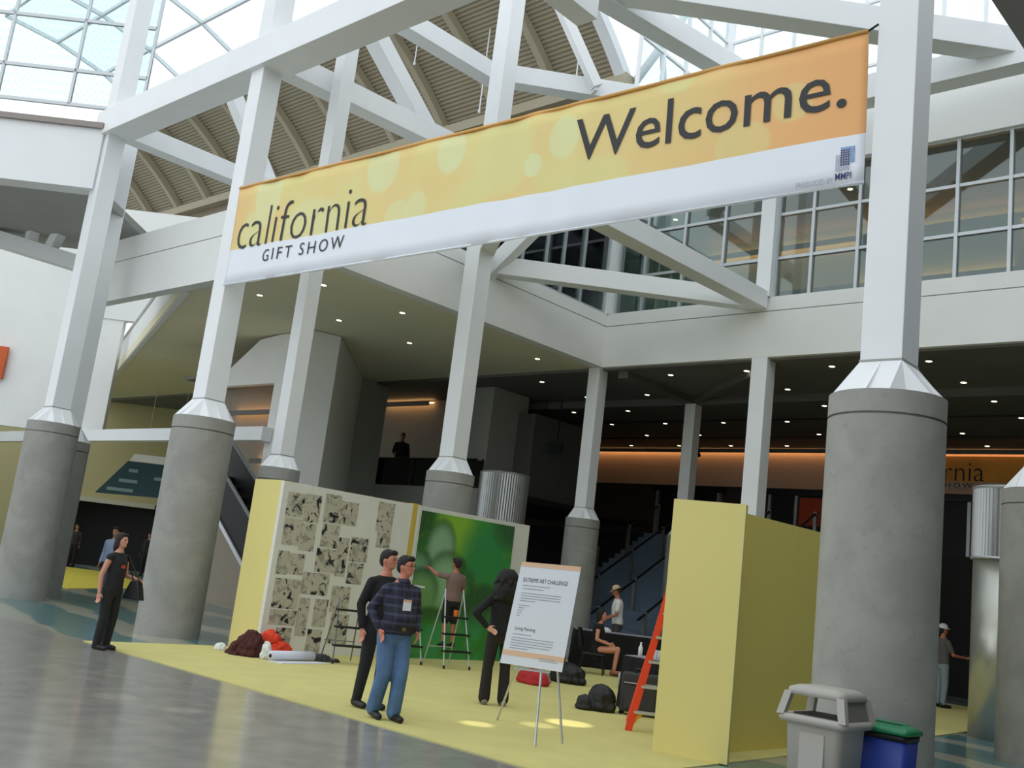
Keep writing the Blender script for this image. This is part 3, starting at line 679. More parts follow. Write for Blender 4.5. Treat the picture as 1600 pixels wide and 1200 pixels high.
# ---- green painting in progress
gp = NB('green_painting', 0.55); gy, gz = gp.y, gp.z       # object coords: y 0..2.62 left to right, z 0..2.7
n = gp.noise(1.2, 5, dist=1.2); n2 = gp.noise(5.0, 5, dist=0.8)
c = gp.mix(gp.step(n, 0.35, 0.65), lin((26, 112, 34)), lin((88, 158, 36)))
c = gp.mix(gp.ell(gy, gz, 1.0, 2.35, 0.55, 0.5, 0.9), c, lin((138, 186, 48)))
c = gp.mix(gp.ell(gy, gz, 1.9, 2.0, 0.7, 0.7, 0.9), c, lin((34, 132, 72)))
c = gp.mix(gp.ell(gy, gz, 2.6, 2.7, 0.6, 0.5, 0.9), c, lin((30, 74, 46)))
c = gp.mix(gp.ell(gy, gz, 0.05, 2.6, 0.35, 0.55, 0.8), c, lin((20, 58, 30)))
for cy, cz, ry, rz, col, dk in ((0.62, 2.02, 0.33, 0.46, (150, 186, 158), 1), (0.05, 1.55, 0.36, 0.36, (112, 156, 128), 1), (0.85, 1.45, 0.46, 0.46, (150, 196, 150), 1), (0.25, 1.2, 0.38, 0.36, (120, 164, 104), 1), (1.2, 1.75, 0.16, 0.2, (24, 56, 30), 0), (1.45, 1.45, 0.22, 0.28, (34, 84, 44), 0), (1.35, 1.1, 0.3, 0.3, (96, 150, 90), 0), (1.95, 0.95, 0.55, 0.42, (36, 66, 44), 1), (1.85, 0.7, 0.4, 0.35, (44, 86, 54), 0), (0.55, 0.82, 0.5, 0.16, (30, 50, 26), 0)):
    if dk: c = gp.mix(gp.math('MULTIPLY', gp.ell(gy, gz, cy, cz + 0.04, ry * 1.15, rz * 1.12, 0.35), 0.85), c, lin((22, 52, 32)))
    c = gp.mix(gp.math('MULTIPLY', gp.ell(gy, gz, cy, cz - 0.05, ry, rz, 0.75), 0.9), c, lin(col))
c = gp.mix(gp.math('SUBTRACT', 1.0, gp.step(gz, 0.45, 0.95)), c, gp.mix(gp.step(gp.noise(2.0, 3), 0.4, 0.6), lin((44, 132, 50)), lin((52, 150, 88))))
c = gp.mix(gp.math('MULTIPLY', gp.step(n2, 0.5, 0.8), 0.35), c, lin((110, 150, 30)))
gp.color(gp.mix(0.10, c, lin((120, 200, 100))))
me = G().box(2.18, 2.21, 3.44, 6.06, CZ, 2.68).mesh('canvas', False, (2.18, 3.44, CZ))
t = thing('mural_canvas', 'large green hillscape painting in progress on the booth wall', 'painting', (2.18, 3.44, CZ))
link('canvas', me, gp.m, t)
part(t, 'edge_strip', G().box(2.18, 2.215, 3.425, 3.44, CZ, 2.69), wallwhite)

# ---- ink drawings pinned to the white wall
dr = NB('ink_drawing', 0.8); oi = dr.nt.nodes.new('ShaderNodeObjectInfo')
vadd = dr.nt.nodes.new('ShaderNodeVectorMath'); vadd.operation = 'ADD'; dr.link(dr.co, vadd.inputs[0])
vm = dr.nt.nodes.new('ShaderNodeVectorMath'); vm.operation = 'SCALE'; dr.link(oi.outputs['Location'], vm.inputs[0]); vm.inputs['Scale'].default_value = 3.7
dr.link(vm.outputs[0], vadd.inputs[1]); vv = vadd.outputs[0]
k1 = dr.noise(6.5, 5, vv, 0.9); k2 = dr.noise(11.0, 5, vv, 0.5); k3 = dr.noise(3.0, 2, vv)
c = dr.mix(k3, lin((200, 195, 178)), lin((178, 172, 154)))
c = dr.mix(dr.math('MULTIPLY', dr.step(k2, 0.50, 0.62), 0.55), c, lin((110, 106, 98)))
c = dr.mix(dr.step(k1, 0.555, 0.64), c, lin((34, 34, 38)))
c = dr.mix(dr.math('MULTIPLY', dr.step(k1, 0.30, 0.24), 0.8), c, lin((206, 202, 192)))
dr.color(c)
sheets = [  # y0, y1, z0, z1
    (0.45, 0.80, 2.20, 2.60, 'top left'), (0.81, 1.14, 2.15, 2.62, 'top second'), (0.46, 0.80, 1.74, 2.18, 'second row leftmost'), (0.81, 1.12, 1.68, 2.13, 'second row second'),
    (1.22, 1.55, 2.20, 2.68, 'top row centre'), (1.56, 1.95, 2.20, 2.60, 'top row right of centre'), (1.24, 1.62, 1.78, 2.18, 'middle row centre'),
    (1.20, 1.62, 1.36, 1.76, 'below the middle centre'), (1.63, 1.86, 1.32, 1.98, 'tall narrow centre'), (1.90, 2.30, 1.60, 2.02, 'right of the tall centre'), (1.90, 2.25, 1.22, 1.58, 'behind the dark haired man'),
    (2.40, 2.78, 2.18, 2.70, 'top right torn'), (2.46, 2.78, 1.90, 2.17, 'lower torn right'),
    (0.44, 0.66, 1.26, 1.64, 'reddish left'), (0.67, 0.98, 1.28, 1.62, 'pair beside the reddish left'), (0.99, 1.55, 0.98, 1.34, 'wide lower centre'),
    (0.46, 0.98, 0.72, 1.20, 'large lower left'), (0.46, 0.98, 0.46, 0.70, 'low left strip'), (1.0, 1.22, 0.30, 0.92, 'tall low left'), (0.64, 0.94, 0.12, 0.42, 'lowest left small'),
    (1.32, 1.60, 0.46, 0.92, 'pink and black low centre'), (1.64, 2.04, 0.72, 1.16, 'behind the two men'), (1.70, 2.10, 0.20, 0.70, 'low behind the black stepladder'), (1.26, 1.56, 0.03, 0.42, 'lowest centre')]
for i, (a, b, c_, d, w) in enumerate(sheets):
    base = (2.2, (a + b) / 2, c_)
    g = G(); NS = 6
    vs = []
    for j in range(NS + 1):
        for k in range(NS + 1):
            u, v = k / NS, j / NS
            vs.append((2.203 + 0.006 * abs(math.sin(3 * u + i)) * v, a + (b - a) * u, c_ + (d - c_) * v))
    g.add(vs, [(j * (NS + 1) + k, j * (NS + 1) + k + 1, (j + 1) * (NS + 1) + k + 1, (j + 1) * (NS + 1) + k) for j in range(NS) for k in range(NS)])
    o = solo('drawing_sheet', g, dr.m, 'black ink drawing on tan paper, %s sheet on the drawings wall' % w, 'drawing', base, 'ink drawings on the white wall')
    m = o.modifiers.new('thick', 'SOLIDIFY'); m.thickness = 0.003

# ================================================================== HALL FURNISHINGS
# white escalator enclosure with a lit opening
t = thing('wall_enclosure', 'white angled enclosure wall rising to the soffit behind the drawings wall', 'wall', (-6, 7, 0), kind='structure')
part(t, 'side_wall', G().prism([(-5.11, 5.6, 0), (-4.88, 6.32, 0), (-5.0, 6.4, 0), (-5.25, 5.68, 0)], (0, 0, 7.28)), plaster)
part(t, 'angled_wall', G().prism([(-4.88, 6.32, 0), (-8.87, 10.4, 0), (-9.0, 10.3, 0), (-5.0, 6.2, 0)], (0, 0, 7.28)), plaster)
part(t, 'end_wall', G().box(-9.3, -8.85, 10.4, 11.5, 0, 7.28), greyplaster)
part(t, 'head_panel', G().prism([(-5.2, 5.62, 7.28), (-6.6, 5.62, 7.28), (-7.5, 5.62, 7.2), (-9.2, 5.62, 6.2), (-9.2, 5.62, 5.95), (-5.2, 5.62, 5.95)], (0, 0.2, 0)), plaster)
part(t, 'post_panel', G().box(-6.5, -5.2, 5.62, 5.82, 0, 5.95), plaster)
part(t, 'inner_wall', G().box(-11.5, -6.5, 7.2, 7.4, 0, 7.28), M('taupe_wall', (150, 140, 126), 0.8))
part(t, 'inner_soffit', G().box(-11.5, -6.5, 5.82, 7.2, 6.3, 6.4), darksoffit)
cove(-10.6, -7.3, 7.2, 5.42, 'warm cove light seen through the enclosure opening')
cove(-9.0, -7.4, 7.2, 4.0, 'lower warm light behind the escalator')

# escalator descending behind the left column
t = thing('escalator', 'black escalator slanting down behind the left yellow tower', 'escalator', (-5, 4.7, 0))
for y in (4.2, 5.1):
    part(t, 'balustrade', G().prism([(-7.3, y, 3.42), (-7.3, y, 4.32), (-2.6, y, 0.95), (-2.0, y, 0.9), (-2.0, y, 0.0), (-2.9, y, 0.1)], (0, 0.05, 0)), black)
    part(t, 'handrail', G().tube((-7.3, y + 0.025, 4.34), (-2.6, y + 0.025, 0.98), 0.045, n=8), M('grey_rubber', (120, 124, 126), 0.4))
    part(t, 'skirt_trim', G().beam((-7.3, y - 0.03, 3.34), (-2.9, y - 0.03, 0.12), 0.04, 0.10), alum)
for k in range(13):
    x = -7.2 + k * 0.34; z = 3.35 - k * 0.248
    part(t, 'step', G().box(x, x + 0.36, 4.27, 5.08, max(z - 0.22, 0.0), max(z, 0.02)), darkmetal)

# stairs up to the landing
stair = M('blue_stair_carpet', (104, 122, 140), 0.9, var=0.08, scale=3)
t = thing('staircase', 'wide blue carpeted staircase rising into the dark hall', 'stairs', (0, 15, 0))
NSTEP = 22
for k in range(NSTEP):
    z = 3.68 * (k + 1) / NSTEP; y = 12.6 + k * 0.30
    part(t, 'step', G().box(-3.55, 5.6, y, y + 0.30, 0 if k == 0 else 3.68 * (k - 0.3) / NSTEP, z), stair)
part(t, 'carriage', G().prism([(-3.5, 12.95, 0), (-3.5, 19.2, 0), (-3.5, 19.2, 3.4), (-3.5, 18.9, 3.4)], (9.05, 0, 0)), umber)
steelpost = M('brushed_post', (150, 150, 148), 0.35, metal=0.7)
for i, x in enumerate((-3.2, -1.9, -0.6, 0.9, 2.4)):
    t = thing('stair_railing', 'dark handrail on silver posts, %s up the blue staircase' % ['leftmost', 'second from left', 'middle', 'second from right', 'rightmost'][i], 'railing', (x, 15.5, 0))
    pts = [(x, 12.9 + 1.55 * k, 3.68 * (12.9 + 1.55 * k - 12.6) / 6.6) for k in range(5)]
    for p in pts: part(t, 'post', G().box(x - 0.05, x + 0.05, p[1] - 0.03, p[1] + 0.03, p[2] + 0.14, p[2] + 1.05), steelpost)
    part(t, 'handrail', G().tube((x, 12.6, 1.0), (x, 19.2, 4.68), 0.035, n=8), darkmetal)
# glass railing of the upper level
t = thing('glass_railing', 'glass railing with dark top rail on the upper level at left', 'railing', (-8, 11.6, 4.07))
for k in range(6): part(t, 'pane', G().box(-13.0 + k * 1.45, -11.6 + k * 1.45, 11.62, 11.635, 4.1, 4.9), rail_glass)
part(t, 'top_rail', G().tube((-13, 11.628, 4.93), (-4.6, 11.628, 4.93), 0.03, n=8), darkmetal)
for k in range(7): part(t, 'post', G().box(-13.06 + k * 1.45, -13.02 + k * 1.45, 11.60, 11.65, 4.07, 4.93), darkmetal)
# exit sign
t = thing('overhead_sign', 'dark overhead sign with pale arrow beside the grey pier', 'sign', (-3.9, 14.0, 5.5))
part(t, 'panel', G().box(-4.35, -3.4, 13.95, 14.0, 5.5, 5.86), M('dark_green_sign', (26, 44, 38), 0.6))
part(t, 'arrow', G().prism([(-4.2, 13.94, 5.68), (-4.05, 13.94, 5.78), (-4.05, 13.94, 5.71), (-3.9, 13.94, 5.71), (-3.9, 13.94, 5.65), (-4.05, 13.94, 5.65), (-4.05, 13.94, 5.58)], (0, 0.008, 0)), M('sign_white', (210, 216, 210), 0.6))
part(t, 'hanger', G().box(-4.2, -4.17, 13.96, 13.98, 5.86, 7.2).box(-3.6, -3.57, 13.96, 13.98, 5.86, 7.2), darkmetal)

# ribbed metal service drums
def drum(x, y, r, z0, z1, label):
    t = thing('ribbed_drum', label, 'kiosk', (x, y, 0))
    ribbed = M('ribbed_steel', (176, 178, 178), 0.35, metal=0.75); smooth = M('smooth_steel', (190, 190, 182), 0.3, metal=0.7)
    n = 120; ring = lambda z: [(x + (r + (0.018 if i % 2 else 0)) * math.cos(6.28318 * i / n), y + (r + (0.018 if i % 2 else 0)) * math.sin(6.28318 * i / n), z) for i in range(n)]
    part(t, 'ribbed_shell', G().loft([ring(z0), ring(z1)]), ribbed)
    part(t, 'smooth_shell', G().lathe((x, y, 0), [(r - 0.02, 0), (r - 0.02, z0 - 0.04)], n=40), smooth, True)
    part(t, 'collar_ring', G().lathe((x, y, 0), [(r + 0.02, z0 - 0.04), (r + 0.03, z0 - 0.02), (r + 0.02, z0)], n=40), alum)
    part(t, 'rim', G().lathe((x, y, 0), [(r + 0.02, z1), (r + 0.03, z1 + 0.03), (r, z1 + 0.05)], n=40), alum)
drum(-2.55, 10.7, 0.66, 2.9, 4.36, 'ribbed metal drum behind the top of the green painting')
drum(10.75, 9.1, 0.58, 2.95, 4.1, 'ribbed metal drum with smooth lower half at the right edge')

# downlights
def downlight(x, y, z, label, group, on=True):
    g = G().lathe((x, y, z), [(0.065, -0.004), (0.065, 0.012)], n=12, mi=0).lathe((x, y, z), [(0.09, 0.0), (0.09, 0.014)], n=14, mi=1)
    return solo('downlight', g, [lampglow, alum], label, 'light', (x, y, z), group)
for j in range(6):
    for i in range(-3, 8):
        x, y = -0.35 + 2.16 * i + 0.03 * j, 11.72 + 2.06 * j
        if x < -3.5 and y < 15: continue
        if 14.3 < y < 14.9: continue
        downlight(x, y, 7.19, 'small round downlight glowing in the dark hall soffit', 'downlights in the dark hall soffit')
for x, y, w in ((-3.62, 2.93, 'left of the slim shaft'), (-1.3, 2.97, 'just under the banner'), (-3.5, 5.15, 'right of the slim shaft'), (-1.24, 5.2, 'nearest the long fascia'), (-3.4, 7.4, 'above the white enclosure'), (-0.98, 9.7, 'nearest the inner corner'), (-24.3, 11.2, 'at far left'), (-1.1, 7.45, 'behind the painting column'), (-3.2, 9.6, 'deepest')):
    downlight(x, y, 7.285, 'small round downlight in the beige soffit, the one %s' % w, 'downlights in the beige soffit')
for x, y, w in ((-0.6, 12.6, 'leftmost'), (0.9, 12.6, 'middle'), (5.9, 12.6, 'right')):
    downlight(x, y, 11.845, '%s round downlight behind the upper storey windows' % w, 'downlights behind the upper windows')
# track spots by the lit wall
for x in (-9.3, -3.8, 1.6, 3.2):
    t = thing('track_spot', 'small dark track spotlight at the cove, %s' % {-9.3: 'leftmost', -3.8: 'left of the slim hall column', 1.6: 'right of the slim hall column', 3.2: 'beside the near column'}[x], 'spotlight', (x, 22.2, 6.9))
    part(t, 'stem', G().tube((x, 22.2, 7.19), (x, 22.2, 7.02), 0.02, n=6), black)
    part(t, 'can', G().tube((x, 22.12, 7.05), (x, 22.3, 6.85), 0.06, 0.07, n=10), black)

# teal wayfinding sign and orange sign at far left
t = thing('wayfinding_sign', 'dark teal slanted wayfinding sign left of the banner column', 'sign', (-20, 9.2, 3.0))
e45 = lambda s, z, d=0.0: tuple(Vector((-20.1, 8.9, 0)) + D45 * s - nrm * d + Vector((0, 0, z)))
part(t, 'panel', G().prism([e45(-1.0, 2.95), e45(2.2, 3.05), e45(2.2, 4.25), e45(0.0, 4.25)], tuple(nrm * 0.1)), M('teal_sign', (22, 60, 70), 0.6))
part(t, 'pale_cap', G().prism([e45(0.05, 4.27), e45(2.2, 4.27), e45(2.2, 4.55), e45(0.2, 4.55)], tuple(nrm * 0.1)), plaster)
for k, (a_, b_, z) in enumerate(((0.1, 0.45, 3.85), (-0.2, 0.5, 3.45), (-0.6, 0.4, 3.1), (1.1, 2.0, 3.65))):
    part(t, 'pale_mark', G().prism([e45(a_, z, 0.015), e45(b_, z, 0.015), e45(b_, z + 0.12, 0.015), e45(a_, z + 0.12, 0.015)], tuple(nrm * 0.01)), M('sign_pale', (120, 150, 150), 0.6))
part(t, 'hanger', G().tube(e45(0.6, 4.5), e45(0.6, 7.2), 0.012, n=6), alum)
part(t, 'hanger', G().tube(e45(1.8, 4.5), e45(1.8, 7.2), 0.012, n=6), alum)
solo('orange_sign', slab45(Vector((-19.2, 3.35, 0)), -3.0, 0.22, -0.1, 0.0, 6.1, 7.2), M('orange_board', (206, 92, 40), 0.6, var=0.15, scale=1.0), 'orange sign on the white wall cut by the left edge', 'sign', (-19.5, 3.2, 6.1))

# ================================================================== BINS
t = thing('trash_bin', 'tall grey plastic litter bin with open hood beside the nearest column', 'bin', (12.52, -1.48, 0))
gp_ = M('grey_bin_plastic', (172, 168, 160), 0.5); bx, by = 12.52, -1.48
def rring(hx, hy, z, r=0.06, n=4, cx=bx, cy=by):
    out = []
    for qx, qy, a0 in ((1, 1, 0), (-1, 1, 90), (-1, -1, 180), (1, -1, 270)):
        for k in range(n + 1):
            a = math.radians(a0 + 90 * k / n); out.append((cx + qx * (hx - r) + r * math.cos(a), cy + qy * (hy - r) + r * math.sin(a), z))
    return out
part(t, 'body', G().loft([rring(0.20, 0.20, 0.0), rring(0.235, 0.235, 0.80), rring(0.245, 0.245, 0.82)]), gp_, True)
part(t, 'hood_rim', G().loft([rring(0.275, 0.275, 0.80), rring(0.285, 0.285, 0.83), rring(0.275, 0.275, 0.86)]), gp_, True)
for sx in (-1, 1):
    for sy in (-1, 1):
        x0, y0 = bx + sx * 0.255, by + sy * 0.255; x1, y1 = bx + sx * 0.215, by + sy * 0.215
        part(t, 'hood_post', G().loft([[(x0 - 0.03, y0 - 0.03, 0.85), (x0 + 0.03, y0 - 0.03, 0.85), (x0 + 0.03, y0 + 0.03, 0.85), (x0 - 0.03, y0 + 0.03, 0.85)], [(x1 - 0.03, y1 - 0.03, 1.03), (x1 + 0.03, y1 - 0.03, 1.03), (x1 + 0.03, y1 + 0.03, 1.03), (x1 - 0.03, y1 + 0.03, 1.03)]]), gp_)
part(t, 'hood_top', G().loft([rring(0.245, 0.245, 1.01), rring(0.235, 0.235, 1.06), rring(0.18, 0.18, 1.085), rring(0.08, 0.08, 1.09)]), gp_, True)
part(t, 'swing_flap', G().prism([(bx + 0.245, by - 0.25, 0.855), (bx + 0.245, by + 0.25, 0.855), (bx + 0.21, by + 0.21, 1.03), (bx + 0.21, by - 0.21, 1.03)], (0.01, 0, 0)), M('grey_flap', (120, 117, 112), 0.5))
part(t, 'dark_liner', G().loft([rring(0.22, 0.22, 0.83), rring(0.20, 0.20, 0.87)]), black)
part(t, 'rib', G().box(bx - 0.10, bx + 0.10, by - 0.238, by - 0.222, 0.1, 0.74), gp_)
t = thing('recycling_bin', 'slim blue recycling bin with green lid beside the grey bin', 'bin', (12.82, -0.99, 0))
cx, cy = 12.82, -0.99
blueb = M('blue_bin_plastic', (38, 62, 150), 0.45); greenl = M('green_lid_plastic', (22, 120, 76), 0.4)
part(t, 'body', G().loft([rring(0.17, 0.13, 0.0, 0.04, 3, cx, cy), rring(0.20, 0.155, 0.74, 0.04, 3, cx, cy)]), blueb, True)
part(t, 'dark_band', G().loft([rring(0.205, 0.16, 0.74, 0.04, 3, cx, cy), rring(0.21, 0.165, 0.79, 0.04, 3, cx, cy)]), black, True)
lid = part(t, 'lid', G().loft([rring(0.225, 0.18, 0.79, 0.04, 3, cx, cy), rring(0.225, 0.18, 0.82, 0.04, 3, cx, cy), rring(0.17, 0.12, 0.855, 0.04, 3, cx, cy)]), greenl, True)
sub(lid, 'slot', G().box(cx - 0.11, cx + 0.11, cy - 0.035, cy + 0.035, 0.85, 0.858), black)
sub(lid, 'handle', G().capsule((cx - 0.12, cy + 0.07, 0.858), (cx + 0.12, cy + 0.07, 0.858), 0.012, 0.012, 8), greenl, True)
part(t, 'recycling_mark', G().prism([(cx + 0.206, cy - 0.05, 0.42), (cx + 0.206, cy + 0.05, 0.42), (cx + 0.206, cy, 0.51)], (0.002, 0, 0)), M('mark_white', (190, 200, 220), 0.5))

# ================================================================== EASEL SIGN
t = thing('easel', 'thin silver easel standing on the carpet under the white sign board', 'easel', (9.1, -0.95, CZ))
for p, q in (((9.34, -1.18, CZ), (9.08, -0.94, 1.70)), ((9.29, -0.68, CZ), (9.10, -0.92, 1.70)), ((7.98, -0.27, CZ), (9.06, -0.92, 1.68))):
    part(t, 'leg', G().tube(p, q, 0.014, 0.011, n=8), alum)
part(t, 'ledge', G().beam((9.02, -1.26, 0.735), (9.28, -1.02, 0.73), 0.05, 0.02), alum)
tl, tr_, br, bl = Vector((8.96, -1.27, 1.82)), Vector((9.42, -0.84, 1.84)), Vector((9.40, -0.95, 0.75)), Vector((8.925, -1.39, 0.77))
pn = (tr_ - tl).cross(bl - tl).normalized()
if pn.dot(Vector(cam.location) - tl) < 0: pn = -pn
def pp(u, v, d=0.0): return tuple(bl + (br - bl) * u * (1 - v) + (tr_ - tl) * u * v + (tl - bl) * v + pn * d)
t = thing('sign_board', 'white art challenge sign board with peach bands on the easel', 'sign', tuple(bl))
board = M('board_white', (238, 242, 250), 0.6); peach = M('peach_print', (240, 200, 166), 0.6); dgrey = M('grey_print', (120, 124, 132), 0.6); lgrey = M('light_text_print', (166, 172, 184), 0.6)
part(t, 'panel', G().prism([pp(0, 0), pp(1, 0), pp(1, 1), pp(0, 1)], tuple(pn * 0.012)), board)
def strip(nm, u0, u1, v0, v1, m): return part(t, nm, G().prism([pp(u0, v0, 0.013), pp(u1, v0, 0.013), pp(u1, v1, 0.013), pp(u0, v1, 0.013)], tuple(pn * 0.001)), m)
strip('peach_band', 0, 1, 0.955, 1.0, peach); strip('peach_band', 0, 1, 0.085, 0.135, peach)
OFF = tuple(t.location)
map_text('lettering_title', 'EXTREME ART CHALLENGE', lambda u, v: pp(u, v, 0.015), 0.09, 0.83, 0.805, 0.845, ink, t, off=OFF, split=False)
map_text('lettering_heading', 'Living Painting', lambda u, v: pp(u, v, 0.015), 0.12, 0.45, 0.325, 0.365, ink, t, off=OFF, split=False)
g = G()
for u1, v in ((0.55, 0.765), (0.45, 0.735), (0.76, 0.69), (0.76, 0.665), (0.76, 0.64), (0.35, 0.615), (0.27, 0.57), (0.2, 0.545), (0.18, 0.52), (0.17, 0.495), (0.15, 0.47), (0.40, 0.29), (0.78, 0.255), (0.78, 0.23), (0.78, 0.205), (0.74, 0.18), (0.4, 0.155), (0.86, 0.09), (0.9, 0.07)):
    u0 = 0.1 if u1 < 0.8 else 0.6
    g.prism([pp(u0, v, 0.013), pp(u1, v, 0.013), pp(u1, v + 0.007, 0.013), pp(u0, v + 0.007, 0.013)], tuple(pn * 0.001))
o = part(t, 'small_print', g, lgrey); o['kind'] = 'stuff'

# ================================================================== PEOPLE
def remesh(g, voxel, smooth=3):
    o = bpy.data.objects.new('tmp', g.mesh('tmp')); COL.objects.link(o)
    m = o.modifiers.new('r', 'REMESH'); m.mode = 'VOXEL'; m.voxel_size = voxel; m.use_smooth_shade = True
    if smooth:
        k = o.modifiers.new('s', 'SMOOTH'); k.factor = 0.5; k.iterations = smooth
    me = bpy.data.meshes.new_from_object(o.evaluated_get(bpy.context.evaluated_depsgraph_get()))
    bpy.data.objects.remove(o, do_unlink=True)
    return me

def torso_rings(infl, z0, z1, dz, lean, build, yb=0.0):
    """elliptical sections of the trunk"""
    sec = [(0.80, 0.135, 0.095, 0), (0.90, 0.168, 0.112, 0), (0.98, 0.165, 0.115, 0), (1.08, 0.150, 0.108, 0.008), (1.20, 0.158, 0.115, 0.01), (1.32, 0.172, 0.115, 0.0), (1.385, 0.155, 0.098, -0.008), (1.43, 0.115, 0.078, -0.008), (1.46, 0.088, 0.068, -0.004), (1.50, 0.062, 0.06, 0)]
    out = []
    for z, rx, ry, yo in sec:
        if z < z0 - 1e-6 or z > z1 + 1e-6: continue
        belly = build.get('belly', 0.0) * math.exp(-((z - 1.06) / 0.13) ** 2)
        wx = build.get('wide', 1.0)
        out.append([(rx * wx * math.cos(a) + infl * math.cos(a), yo + belly * 0.7 + lean * (z - 0.95) + (ry + belly * 0.5 + infl) * math.sin(a), z + dz) for a in [6.28318 * i / 20 for i in range(20)]])
    return out

def hand(g, w, d, side, curl=0.5, r=0.0085):
    d = Vector(d).normalized(); s = Vector(side); s = (s - d * s.dot(d)).normalized(); n = d.cross(s).normalized()
    w = Vector(w); R = Matrix((s, n, d)).transposed()
    g.ell(w + d * 0.05, (0.040, 0.017, 0.055), R)
    for k, L in enumerate((0.070, 0.082, 0.077, 0.060)):
        b = w + d * 0.088 + s * (0.030 - 0.020 * k)
        k1 = b + (d * math.cos(curl * 0.6) + n * math.sin(curl * 0.6)) * L * 0.5
        k2 = k1 + (d * math.cos(curl * 1.6) + n * math.sin(curl * 1.6)) * L * 0.5
        g.capsule(b, k1, r + 0.0015, r, 8); g.capsule(k1, k2, r, r - 0.001, 8)
    b = w + d * 0.03 + s * 0.032; k1 = b + (d * 0.6 + s * 0.75 + n * 0.2).normalized() * 0.035; k2 = k1 + (d * 0.9 + s * 0.25 + n * 0.3).normalized() * 0.032
    g.capsule(b, k1, r + 0.004, r + 0.001, 8); g.capsule(k1, k2, r + 0.001, r, 8)

